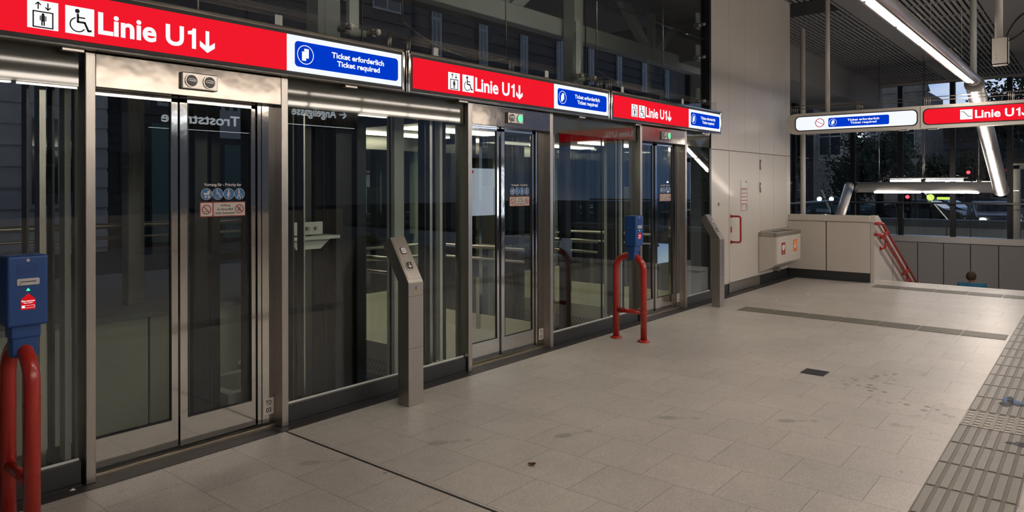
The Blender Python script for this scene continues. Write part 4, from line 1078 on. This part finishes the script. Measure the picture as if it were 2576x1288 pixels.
# slim telescopic pocket profiles behind each pane right of a door
for x0, w in ((2.72, 'nearest'), (5.74, 'middle'), (8.72, 'farthest')):
    t = thing('door_pocket', 'stack of slim vertical steel profiles beside the %s lift opening' % w, 'door pocket', (x0, 4.4, 0))
    for k, dx in enumerate((.03, .09, .15, .24)):
        mb = MB(); mb.box(x0 + dx, x0 + dx + .012, 4.38, 4.46, .1, 2.3); mb.build('profile', 'steel' if k % 2 else 'shaft_steel', t)
for x0, w in ((.98, 'nearest'), (3.86, 'middle'), (6.86, 'farthest')):
    t = thing('door_pocket', 'stack of slim vertical steel profiles left of the %s lift opening' % w, 'door pocket', (x0, 4.4, 0))
    for k, dx in enumerate((.28, .34, .40, .46, .52)):
        mb = MB(); mb.box(x0 + dx, x0 + dx + (.03 if k % 2 else .012), 4.38, 4.46, .1, 2.3); mb.build('profile', ('shaft_steel', 'steel', 'shaft_steel', 'shaft_grey', 'shaft_steel')[k], t)
t = thing('shaft_rear_frame', 'row of slim dark steel mullions closing the rear of the lift shafts', 'steel frame', (6.5, 6.6, 0))
for k, x in enumerate([3.95, 4.2, 4.62, 4.9, 5.1, 5.5, 5.85, 6.1, 6.35, 6.75, 6.9, 7.2, 7.55, 7.7, 8.05, 8.4, 8.6, 8.95, 9.2, 9.6, 9.9, 10.3, 10.6, 11.0, 11.4]):
    w = (.05, .09, .03, .07)[k % 4]
    mb = MB(); mb.box(x - w, x + w, 6.55, 6.65, -.6, 2.76); mb.build('mullion', ('shaft_steel', 'black', 'shaft_grey', 'shaft_steel', 'shaft_steel')[k % 5], t)
mb = MB()
for z in (.95, 2.3, 2.69): mb.box(3.9, 11.45, 6.57, 6.63, z, z + .07)
mb.build('rail', 'shaft_steel', t)
# machine bracket beam
t = thing('beam_bracket', 'pale steel bracket with bolts seen behind the glass right of the nearest lift door', 'bracket', (3.2, 4.8, 1.2))
mb = MB(); mb.box(3.0, 3.42, 4.80, 4.83, 1.225, 1.325); mb.box(3.0, 3.53, 4.72, 4.9, 1.19, 1.215); mb.poly([(3.12, 4.8, 1.19), (3.50, 4.8, 1.19), (3.40, 4.8, 1.11), (3.18, 4.8, 1.11)], (0, .05, 0)); mb.build('plate', 'shaft_grey', t)
for x in (3.27, 3.35):
    mb = MB(); mb.tube([(x, 4.80, 1.275), (x, 4.77, 1.275)], .014, 12); mb.build('bolt', 'steel', t)
mb = MB(); mb.box(2.97, 3.13, 7.35, 7.5, .44, 5.0, .01, 1); tag(mb.build('street_column', 'stoneb'), 'brown grey column on the granite outside, seen through the left leaf of the nearest lift door', 'column')
# pit machinery behind door 3 right leaf
t = thing('pit_frame', 'low grey steel frame on the pit floor seen through the nearest lift door', 'steel frame', (3.1, 5.6, 0))
mb = MB(); mb.box(3.0, 3.9, 5.5, 5.58, -.6, -.1); mb.box(3.0, 3.9, 6.1, 6.18, -.6, -.1); mb.box(3.0, 3.08, 5.58, 6.1, -.28, -.1); mb.build('beam', 'truss', t)
mb = MB(); mb.tube([(3.35, 5.8, -.6), (3.35, 5.8, .02)], .06, 14); mb.tube([(3.35, 5.8, .02), (3.35, 5.8, .06)], .09, 14); mb.build('buffer', 'shaft_grey', t)
# horizontal cross members
mb = MB(); mb.box(2.6, 4.2, 5.56, 5.62, 2.32, 2.46); mb.box(2.6, 4.2, 5.56, 5.62, 1.0, 1.06)
tag(mb.build('shaft_crossbeam', 'shaft_steel'), 'dark horizontal cross beam across the lift shafts', 'beam')

# rear parapet beyond lift 3 and outside
t = thing('wall_rear', 'cream rear parapet with dark joints and granite top seen through the nearest lift', 'wall', (2.5, 6.8, 0)); t['kind'] = 'structure'
mb = MB(); mb.box(-6, 12.8, 6.86, 7.1, -.7, .395); mb.build('core', 'seam', t)
x = 2.945 - 1.35 * 6
while x < 12:
    mb = MB(); mb.box(x + .01, x + 1.34, 6.83, 6.86, -.6, .39); mb.build('panel', 'panel_bk', t); x += 1.35
mb = MB(); mb.box(-6, 12.8, 6.78, 7.3, .40, .45); mb.box(-6, 12.8, 7.3, 10.2, .38, .44); mb.build('granite_top', 'granite', t)
mb = MB(); mb.tube([(-6, 7.6, 1.22), (12.5, 7.6, 1.22)], .03, 10); mb.tube([(-6, 7.6, 1.1), (12.5, 7.6, 1.1)], .015, 8)
for x in range(-5, 13, 3): mb.tube([(x, 7.6, .44), (x, 7.6, 1.22)], .025, 8)
tag(mb.build('street_railing', 'steel'), 'steel street railing outside behind the lift shafts', 'railing')

# ---- roof truss behind the upper glass
TY = 6.5
t = thing('roof_truss', 'large pale grey roof truss seen through the upper glass', 'truss', (10, TY, 4))
mb = MB(); mb.box(-6, 14.0, TY - .1, TY + .1, 3.93, 4.20, .01, 1); mb.build('lower_chord', 'truss', t)
mb = MB(); mb.box(-6, 14.0, TY - .1, TY + .1, 5.6, 5.9); mb.build('upper_chord', 'truss', t)
mb = MB()
def bar2(x0, z0, x1, z1, w=.085):
    d = Vector((x1 - x0, 0, z1 - z0)); nn = Vector((-d.z, 0, d.x)).normalized() * w
    a, b = Vector((x0, TY - .06, z0)), Vector((x1, TY - .06, z1))
    mb.poly([a - nn, b - nn, b + nn, a + nn], (0, .12, 0))
for k in range(-3, 2):
    c = 11.98 + k * 4.3
    bar2(c, 4.1, c, 5.7, .06); bar2(c - .15, 4.15, c - 2.1, 5.7); bar2(c + .15, 4.15, c + 2.1, 5.7)
mb.build('web_member', 'truss', t)
mb = MB(); mb.box(13.9, 14.15, TY - .12, TY + .12, -.7, 5.9); mb.build('end_post', 'truss', t)
for x, lab in ((4.55, 'grey steel hanger post behind the upper glass above the nearest ticket field'), (9.15, 'grey steel hanger post behind the upper glass above the joint of middle and farthest sign')):
    mb = MB(); mb.box(x - .1, x + .1, 6.2, 6.3, 2.5, 5.2, .01, 1); mb.box(x - .22, x - .14, 6.15, 6.35, 2.5, 5.2); tag(mb.build('hanger_post', 'truss'), lab, 'post')

# ================================================================== OUTSIDE
mb = MB(); mb.box(-40, 26, 9.8, 60, .0, .3); mb.box(26, 90, -60, 60, -.7, -.5); mb.box(-60, 13, -60, -9.3, -.5, -.2)
struct('street_ground', mb, 'asphalt', label='dark street asphalt outside')
def building(name, x0, x1, y, z0, z1, wall, lab, face=-1, nx=4, fl_h=3.3, axis='y', roof=True, ww=1.1, wh=1.8, first=1.2, depth=8, pale=None):
    """facade plane: axis 'y' -> plane y=const facing -y*face.. ; axis 'x' -> plane x=const (x0,x1 are y range)"""
    c = ((x0 + x1) / 2, y, z0) if axis == 'y' else (y, (x0 + x1) / 2, z0)
    t = thing(name, lab, 'building', c)
    def bx(mb, a, b, d0, d1, q0, q1, bev=0):
        if axis == 'y': mb.box(a, b, y + min(d0 * -face, d1 * -face), y + max(d0 * -face, d1 * -face), q0, q1, bev)
        else: mb.box(y + min(d0 * -face, d1 * -face), y + max(d0 * -face, d1 * -face), a, b, q0, q1, bev)
    mb = MB(); bx(mb, x0, x1, 0, depth, z0, z1)
    q = z0 + .4
    while q < z1: bx(mb, x0, x1, -.04, 0, q, q + .32); q += .40
    mb.build('wall', wall, t)
    mb = MB(); bx(mb, x0 - .3, x1 + .3, -.45, .0, z1 - .25, z1 + .15); mb.build('cornice', wall, t)
    if roof:
        mb = MB()
        if axis == 'y': mb.poly([(x0, y, z1 + .1), (x1, y, z1 + .1), (x1 - 1, y + 2.4 * -face, z1 + 2.6), (x0 + 1, y + 2.4 * -face, z1 + 2.6)], (0, 3 * -face, 0))
        else: mb.poly([(y, x0, z1 + .1), (y, x1, z1 + .1), (y + 2.4 * -face, x1 - 1, z1 + 2.6), (y + 2.4 * -face, x0 + 1, z1 + 2.6)], (3 * -face, 0, 0))
        mb.build('roof', 'roof', t)
    st = (x1 - x0) / nx
    q = z0 + first
    while q + wh < z1 - .3:
        for i in range(nx):
            cx = x0 + (i + .5) * st
            mb = MB(); bx(mb, cx - ww / 2, cx + ww / 2, -.08, -.02, q, q + wh); w = mb.build('window', 'wframe', t)
            mb = MB()
            for s_ in (-1, 1): bx(mb, min(cx + s_ * .04, cx + s_ * (ww / 2 - .08)), max(cx + s_ * .04, cx + s_ * (ww / 2 - .08)), -.09, -.075, q + .08, q + wh * .62); bx(mb, min(cx + s_ * .04, cx + s_ * (ww / 2 - .08)), max(cx + s_ * .04, cx + s_ * (ww / 2 - .08)), -.09, -.075, q + wh * .66, q + wh - .08)
            mb.build('pane', 'wglass', w)
        q += fl_h
    return t
# row beyond the lifts (Y side)
building('corner_house', -16, 1.7, 16, 0, 13, 'bdark', 'dark house across the street behind the lifts, left part', nx=7, first=1.5)
b1 = building('banded_house', 2.4, 5.9, 15.6, 0, 13, 'stonel', 'pale banded house across the street seen through the left glass', nx=2, first=1.2)
b2 = building('shop_house', 6.6, 14.6, 16, 0, 12, 'bback', 'dark house with teal shutters and shop lettering across the street', nx=4, first=3.4)
mb = MB(); mb.box(6.9, 8.3, 15.85, 15.97, .4, 3.0); mb.build('roller_shutter', 'teal', b2)
mb = MB(); mb.box(8.55, 10.2, 15.82, 15.96, .4, 2.6); mb.build('roller_shutter', 'teal', b2)
sf = Surf((8.3, 15.8, 2.75), (1, 0, 0), (0, 0, 1))
t = thing('shop_sign', 'pale shop board with film strip squares and slanted letters across the street', 'shop sign', (9.2, 15.8, 2.7))
mb = MB(); draw(mb, sf, [(0, 0), (2.4, 0), (2.4, .85), (0, .85)], -.08, 0); mb.build('board', 'wframe', t)
mb = MB(); text(mb, sf, 'KINO', .9, 2.1, .1, .58, 0, .01, .04)
for k in range(12): draw(mb, sf, [(.05 + k * .2, .66), (.15 + k * .2, .66), (.15 + k * .2, .8), (.05 + k * .2, .8)], 0, .01)
mb.build('lettering', 'ink', t)
building('rear_house', 15.4, 34, 17, 0, 12, 'bback', 'dark long house beyond the side glazing', nx=8, first=3.0, ww=.45, wh=2.0, fl_h=2.9)
# opposite side behind the viewer, only mirrored in the glass
building('opposite_house', -14, 14, -22, -.2, 13, 'stonel', 'pale house row across the street on the opposite side of the station', face=1, nx=10, first=1.5)

# row beyond the far glazing (X side)
building('mansard_house', 8.8, 15.5, 52, -.5, 7.9, 'stoneb', 'tall stone house with mansard roof beyond the far glass wall', axis='x', nx=3, first=4.2, fl_h=3.6, ww=1.5, wh=2.1)
building('low_house', -2, 10.8, 61.5, -.5, 4.6, 'bdark', 'low dark house row beyond the crossing', axis='x', nx=6, first=1.2, roof=True)
building('street_house', 16, 30, 46, -.5, 9.5, 'bdark', 'dark house at the left beyond the side glazing', axis='x', nx=5, first=1.6, ww=.5, wh=2.2, fl_h=3.0)
building('east_house', -22, -3, 64, -.5, 4.2, 'bdark', 'low dark house far at the right end of the street', axis='x', nx=8, first=1.2)
# awning with lamps
mb = MB(); mb.box(42, 45, 17, 21, -.5, 2.4); tag(mb.build('market_stall', 'redawn'), 'dark red kiosk at the foot of the left house', 'kiosk')

# arched canopy ribs outside the side glazing
for k in range(5):
    x = 15.0 + k * 2.0; mb = MB(); pts = []
    for i in range(13):
        a = R(90 * i / 12); pts.append((x, 7.2 + 2.2 * (1 - math.sin(a)), .2 + 4.0 * math.sin(a) if False else 0.2 + 4.0 * math.cos(PI / 2 - a)))
    pts = [(x, 7.25 + 2.6 * (1 - math.cos(R(90 * i / 12))), 0.0 + 4.2 * 1.0 * (math.sin(R(90 * i / 12)))) for i in range(13)]
    pts = [(x, 9.8 - 2.5 * math.sin(R(90 * i / 12)), 1.2 + 2.9 * math.cos(R(90 * i / 12))) for i in range(13)]; pts = sorted(pts, key=lambda q: -q[1]); pts = [(x, 9.82, .3)] + pts
    mb.tube(pts, .07, 8)
    tag(mb.build('canopy_rib', 'bdark'), 'curved dark blue canopy rib behind the side glazing', 'canopy rib', 'curved canopy ribs behind the side glazing')

# low white wall outside the far glazing
t = thing('planter_wall', 'low pale panelled wall outside the far glass wall', 'low wall', (28, 2, -.5))
mb = MB(); mb.box(28, 28.6, -9, 9, -.5, .2)
mb.build('panelled_base', 'tube_white', t)
mb = MB(); mb.box(27.95, 28.7, -9, 9, .2, .45); mb.build('coping', 'granite', t)
mb = MB()
for y in (-6, -4, -2, 0, 2, 4, 6): mb.box(27.995, 28.002, y, y + .02, -.5, .2)
mb.build('joint', 'seam', t)

# cars
def car(x, y, rz, m, lab, lit=False, group=None):
    t = thing('car', lab, 'car', (x, y, -.5), group); t.rotation_euler = (0, 0, rz)
    def B(mb, name, mm, par=t):
        me_o = mb
        bmesh.ops.recalc_face_normals(mb.bm, faces=mb.bm.faces)
        me = bpy.data.meshes.new(name); mb.bm.to_mesh(me); mb.bm.free(); me.materials.append(M[mm]); o = bpy.data.objects.new(name, me); COL.objects.link(o); o.parent = par; return o
    mb = MB()
    prof = [(-2.1, .35), (-2.15, .6), (-2.0, .85), (-1.2, .95), (-.6, 1.38), (.7, 1.42), (1.5, 1.0), (2.1, .9), (2.15, .4)]
    mb.poly([(a, -.82, b) for a, b in prof], (0, 1.64, 0)); bmesh.ops.bevel(mb.bm, geom=list(mb.bm.edges), offset=.08, segments=2, affect='EDGES')
    body = B(mb, 'body', m)
    mb = MB(); mb.poly([(-1.1, -.7, .98), (-.62, -.62, 1.33), (-.62, .62, 1.33), (-1.1, .7, .98)], (-.05, 0, .02)); B(mb, 'windscreen', 'wglass')
    mb = MB(); mb.poly([(-.9, -.83, .97), (-.5, -.83, 1.3), (.6, -.83, 1.32), (1.2, -.83, 1.0)], (0, 1.66, 0)); B(mb, 'side_window', 'wglass')
    for a in (-1.35, 1.35):
        for s_ in (-.8, .8):
            mb = MB(); mb.tube([(a, s_ - .1, .32), (a, s_ + .1, .32)], .32, 18); B(mb, 'wheel', 'black')
    for s_ in (-.6, .6):
        mb = MB(); mb.ball((-2.14, s_, .68), .1, (.4, 1.3, .8)); B(mb, 'headlight', 'E_head' if lit else 'lens_off')
def ptx(px, X):  # y coordinate on the plane x=X for a pixel column
    l_ = (px - CX_) / F_; k = X / (V_[0] + l_ * R_[0]); return (V_[1] + l_ * R_[1]) * k
car(38, ptx(2498, 38), R(12), 'carpaint', 'silver car with lit headlights driving towards the station', lit=True)
car(41, ptx(2318, 41), R(80), 'carpaint', 'parked silver car outside, left of the two behind the stairwell')
car(43, ptx(2362, 43), R(75), 'carpaint2', 'parked dark teal car outside, right of the silver parked one')
car(47, ptx(2120, 47), R(60), 'carpaint2', 'dark teal car seen just above the parapet cap')
car(46, ptx(2560, 46), R(85), 'carpaint', 'pale car partly hidden at the right picture edge')

# street lights and signals
def traffic_light(px, X, z, lab):
    y = ptx(px, X); t = thing('traffic_light', lab, 'traffic light', (X, y, -.5), 'traffic lights at the crossing')
    mb = MB(); mb.tube([(X + .1, y, -.5), (X + .1, y, z + .3)], .06, 10); mb.build('pole', 'black', t)
    mb = MB(); mb.box(X - .1, X + .1, y - .16, y + .16, z - .75, z + .22, .03, 2); h = mb.build('signal_head', 'black', t)
    for k in range(3):
        mb = MB(); mb.tube([(X - .1, y, z - k * .27), (X - .14, y, z - k * .27)], .08, 16); mb.build('lens', 'E_tl' if k == 0 else 'lens_off', h)
traffic_light(2437, 40, H_ + (470 - 436) / F_ * 40 / 1.17, 'traffic light showing red, the higher of the two')
traffic_light(2284, 37, H_ + (470 - 497) / F_ * 37 / 1.13, 'traffic light showing red under the white tube light')
def lamp(px, py, X, m, r, lab, name='street_lamp'):
    l_ = (px - CX_) / F_; D = X / (V_[0] + l_ * R_[0]); y = (V_[1] + l_ * R_[1]) * D; z = H_ + (HY_ - py) / F_ * D
    t = thing(name, lab, name.replace('_', ' '), (X, y, -.5))
    mb = MB(); mb.tube([(X + .05, y, -.5), (X + .05, y, z)], .04, 8); mb.build('pole', 'black', t)
    mb = MB(); mb.ball((X - .05, y, z), r); mb.build('globe', m, t)
lamp(2151, 492, 42, 'E_pale', .10, 'white street lamp globe beside the leaning tube')
lamp(2062, 502, 38, 'E_pale', .12, 'white lamp at the foot of the left house')
lamp(2092, 502, 40, 'E_pale', .12, 'white lamp right of the white pole at street level')
l_ = ptx(2341, 37.5)
t = thing('pharmacy_sign', 'round yellow green illuminated street sign with a bar beside it', 'street sign', (37.5, l_, -.5))
mb = MB(); mb.tube([(37.55, l_, -.5), (37.55, l_, 1.1)], .04, 8); mb.build('pole', 'black', t)
mb = MB(); mb.tube([(37.5, l_, 1.08), (37.42, l_, 1.08)], .15, 24); mb.box(37.42, 37.49, l_ - .85, l_ - .26, .98, 1.1, .02, 2); mb.box(37.42, 37.49, l_ - .13, l_ + .13, .80, .87, .02, 2); mb.build('light_face', 'E_yg', t)
y = ptx(2302, 36); z = H_ + (470 - 409) / F_ * 36 / 1.14
t = thing('yield_sign', 'small pale triangular road sign on a pole beyond the stairwell', 'road sign', (36, y, -.5))
mb = MB(); mb.poly([(36, y - .19, z + .16), (36, y + .19, z + .16), (36, y, z - .17)], (.03, 0, 0)); mb.build('sign_plate', 'tube_white', t)
mb = MB(); mb.tube([(36.06, y, -.5), (36.06, y, z + .1)], .03, 8); mb.build('pole', 'black', t)

def lantern(x, y, z, e, col, lab, gz=-.5):  # invented lanterns, out of view, added to brighten the dark street
    t = thing('street_lantern', lab, 'street lantern', (x, y, gz), 'street lanterns outside the station')
    mb = MB(); mb.tube([(x, y, gz), (x, y, z + .1)], [.08, .05], 10); mb.build('pole', 'black', t)
    mb = MB(); mb.tube([(x, y, z + .1), (x, y, z + .16), (x, y, z + .22)], [.3, .25, .05], 16); mb.build('hood', 'black', t)
    ld = bpy.data.lights.new('lantern_light', 'POINT'); ld.energy = e; ld.color = col; ld.shadow_soft_size = .12
    lo = bpy.data.objects.new('lantern_light', ld); COL.objects.link(lo); lo.parent = t; lo.location = (0, 0, z - .1 - gz)
lantern(43, 14.5, 5.6, 900, (.8, .88, 1), 'street lantern hidden behind the side glazing, lighting the stone house')
lantern(40, 1.5, 5.6, 500, (.85, .9, 1), 'street lantern beyond the stairwell at the right')
# trees
def tree(px, X, h, rad, lab, zc, dens=900, group=None):
    y = ptx(px, X); t = thing('tree', lab, 'tree', (X, y, -.5), group)
    mb = MB(); mb.tube([(X, y, -.5), (X + .1, y + .1, h * .35), (X, y - .1, h * .7)], [.24, .18, .1], 10)
    br = []
    for i in range(22):
        a = random.uniform(0, 2 * PI); z0 = random.uniform(h * .3, h * .65)
        d = Vector((math.cos(a), math.sin(a), random.uniform(.3, .9))).normalized() * rad * random.uniform(.6, 1.1)
        p0 = Vector((X, y, z0)); p1 = p0 + d * .5 + Vector((0, 0, .15)); p2 = p0 + d; br.append((p1, p2))
        mb.tube([p0, p1, p2], [.07, .045, .015], 6)
        for j in range(3):
            q = p1.lerp(p2, random.random()); e = q + Vector((random.uniform(-1, 1), random.uniform(-1, 1), random.uniform(-.3, .8))) * rad * .3; mb.tube([q, e], [.025, .008], 5); br.append((q, e))
    mb.build('trunk', 'bark', t)
    mb = MB(); bm = mb.bm
    for i in range(dens):
        a, b = random.choice(br); c = a.lerp(b, random.uniform(.2, 1.15)) + Vector((random.gauss(0, .25), random.gauss(0, .25), random.gauss(0, .25)))
        s_ = random.uniform(.035, .08); u = Vector((random.gauss(0, 1), random.gauss(0, 1), random.gauss(0, 1))).normalized(); v = u.orthogonal().normalized() * s_; u *= s_ * 1.5
        bm.faces.new([bm.verts.new(c + q) for q in (u, v, -u, -v)])
    mb.build('foliage', 'leaf', t)
tree(2610, 36, 7.6, 2.9, 'dark leafy tree at the right against the evening sky', 5, 4200)
tree(2215, 40, 5.2, 1.9, 'dark tree under the hanging sign before the stone house', 4, 6500)
tree(2155, 34, 3.4, 1.0, 'small dark tree left of the larger one before the stone house', 4, 3500)
tree(2440, 54, 4.2, 1.8, 'dark tree beyond the crossing behind the sloping tube light', 4, 5200)
tree(2330, 49, 4.0, 1.2, 'dark tree beyond the crossing above the yellow green sign', 4, 5200)
# steel portal of the shelter seen at the right edge
y = ptx(2556, 26.5)
t = thing('shelter_frame', 'pale steel door frame outside the far glass at the right edge', 'shelter', (26.5, y, -.2))
mb = MB(); mb.box(26.4, 26.55, y - .12, y + .12, -.5, 2.25, .02, 2); mb.box(26.4, 26.55, y - 2.2, y + .12, 2.1, 2.3, .02, 2); mb.box(26.4, 26.55, y - 2.2, y - 2.0, -.5, 2.25, .02, 2); mb.build('frame', 'sill', t)
mb = MB(); mb.box(26.38, 26.6, y - 2.2, y + .15, 2.32, 2.75); mb.build('header_board', 'black', t)

# ================================================================== PERSON on the stairs
PXm, PYm = 17.2, ptx(2443, 17.2)
zf = -12 * tr * SL  # tread
ix = int((PXm - 13.31) / tr) + 1
zt = -ix * tr * SL
t = thing('person', 'person with short brown hair and blue top walking down the stairs', 'person', (PXm, PYm, zt))
hh = (H_ + (HY_ - 686) / F_ * (PXm * V_[0] + PYm * V_[1])) - zt   # head top above tread
k = hh / 1.70
def skinmesh(name, joints, edges, m, parent, sub=2):
    me = bpy.data.meshes.new(name); me.from_pydata([Vector(j[:3]) for j in joints], edges, [])
    o = bpy.data.objects.new(name, me); COL.objects.link(o); o.parent = parent
    sk = o.modifiers.new('skin', 'SKIN'); sk.use_smooth_shade = True
    for i, j in enumerate(joints): me.skin_vertices[0].data[i].radius = (j[3], j[4] if len(j) > 4 else j[3])
    me.skin_vertices[0].data[0].use_root = True
    ss = o.modifiers.new('sub', 'SUBSURF'); ss.levels = sub; ss.render_levels = sub
    me.materials.append(M[m]); return o
s = k
# body faces +X, walking down: local coords relative to tread
J_ = [(0, 0, .92, .12, .10), (0, 0, 1.15, .115, .10), (0, 0, 1.33, .14, .10), (0, 0, 1.44, .055), (0, 0, 1.50, .05),
      (-.0, .10, .90, .085), (.02, .10, .50, .06), (-.05, .10, .08, .042), (.08, .10, .03, .04),
      (0, -.10, .90, .085), (.16, -.10, .48, .06), (.20, -.10, -.05, .042), (.32, -.10, -.10, .04),
      (0, .20, 1.38, .055), (-.03, .25, 1.10, .045), (.06, .25, .86, .035), (0, -.20, 1.38, .055), (-.03, -.25, 1.10, .045), (.08, -.25, .87, .035)]
E_ = [(0, 1), (1, 2), (2, 3), (3, 4), (0, 5), (5, 6), (6, 7), (7, 8), (0, 9), (9, 10), (10, 11), (11, 12), (2, 13), (13, 14), (14, 15), (2, 16), (16, 17), (17, 18)]
sc = lambda js: [tuple(q * s for q in j) for j in js]
skinmesh('body', sc(J_), E_, 'skin', t)
JT = [(0, 0, .88, .15, .115), (0, 0, 1.12, .15, .115), (0, 0, 1.34, .165, .115), (0, 0, 1.46, .08), (0, .20, 1.41, .085), (-.03, .26, 1.12, .065), (0, -.20, 1.41, .085), (-.03, -.26, 1.12, .06), (.05, .26, .90, .05), (.07, -.26, .91, .05)]
skinmesh('top', sc(JT), [(0, 1), (1, 2), (2, 3), (2, 4), (4, 5), (2, 6), (6, 7), (5, 8), (7, 9)], 'shirt', t)
JP = [(0, 0, .93, .14, .115), (0, .10, .86, .10), (.02, .10, .50, .075), (-.05, .10, .12, .06), (0, -.10, .86, .10), (.16, -.10, .48, .075), (.20, -.10, 0, .06)]
skinmesh('trousers', sc(JP), [(0, 1), (1, 2), (2, 3), (0, 4), (4, 5), (5, 6)], 'jeans', t)
def localmesh(mb, name, m):
    me = bpy.data.meshes.new(name); mb.bm.to_mesh(me); mb.bm.free(); me.materials.append(M[m]); o = bpy.data.objects.new(name, me); COL.objects.link(o); o.parent = t; return o
mb = MB(); mb.ball((.01 * s, 0, 1.585 * s), .098 * s, (1.05, .86, 1.16), 3); mb.ball((0, .088 * s, 1.575 * s), .026 * s, (.7, .5, 1.2)); mb.ball((0, -.088 * s, 1.575 * s), .026 * s, (.7, .5, 1.2))
mb.ball((.105 * s, 0, 1.575 * s), .017 * s, (1, .8, 1.3)); localmesh(mb, 'head', 'skin')
mb = MB(); mb.ball((-.012 * s, 0, 1.612 * s), .106 * s, (1.03, .90, 1.0), 3); localmesh(mb, 'hair', 'hair')

# ================================================================== THINGS BEHIND THE VIEWER, seen mirrored in the glass
def street_sign(x, y, z, w, h, body, lab):
    """text faces +Y"""
    t = thing('direction_sign', lab, 'direction sign', (x, y, z))
    mb = MB(); mb.box(x - w / 2 - .3, x + w / 2 + .3, y - .08, y, z - h * 1.2, z + h * .8); mb.box(x - w / 2 - .2, x - w / 2 - .15, y - .06, y - .02, z, CZ); mb.box(x + w / 2 + .15, x + w / 2 + .2, y - .06, y - .02, z, CZ); mb.build('board', 'frame_dark', t)
    sf = Surf((x, y, z), (-1, 0, 0), (0, 0, 1)); mb = MB(); text(mb, sf, body, -w / 2, w / 2, -h / 2, h / 2, 0, .004, .02)
    mb.build('lettering', 'E_text', t)
    mb = MB(); draw(mb, sf, [(-w / 2 - .2, -h * 1.1), (w / 2 + .2, -h * 1.1), (w / 2 + .2, -h * 1.03), (-w / 2 - .2, -h * 1.03)], 0, .004); mb.build('light_line', 'E_text', t)
street_sign(8.25, -3.15, 3.02, 1.25, .22, '← Angeligasse', 'dark hanging sign lettered Angeligasse on the opposite side')
street_sign(5.95, -3.15, 2.76, 1.35, .18, 'Troststraße', 'dark hanging sign lettered Troststraße on the opposite side')
t = thing('poster_light_box', 'tall lit poster box on the opposite side of the concourse', 'poster box', (12.5, -3, .6))
mb = MB(); mb.box(12.0, 13.7, -3.12, -3.0, 0, 2.3); mb.build('case', 'frame_dark', t)
mb = MB(); mb.box(12.1, 13.6, -3.0, -2.99, .9, 2.05); mb.build('poster', 'E_poster', t)
mb = MB(); mb.box(12.2, 12.6, -3.0, -2.989, 1.93, 2.0); mb.build('poster_header', 'E_posterr', t)
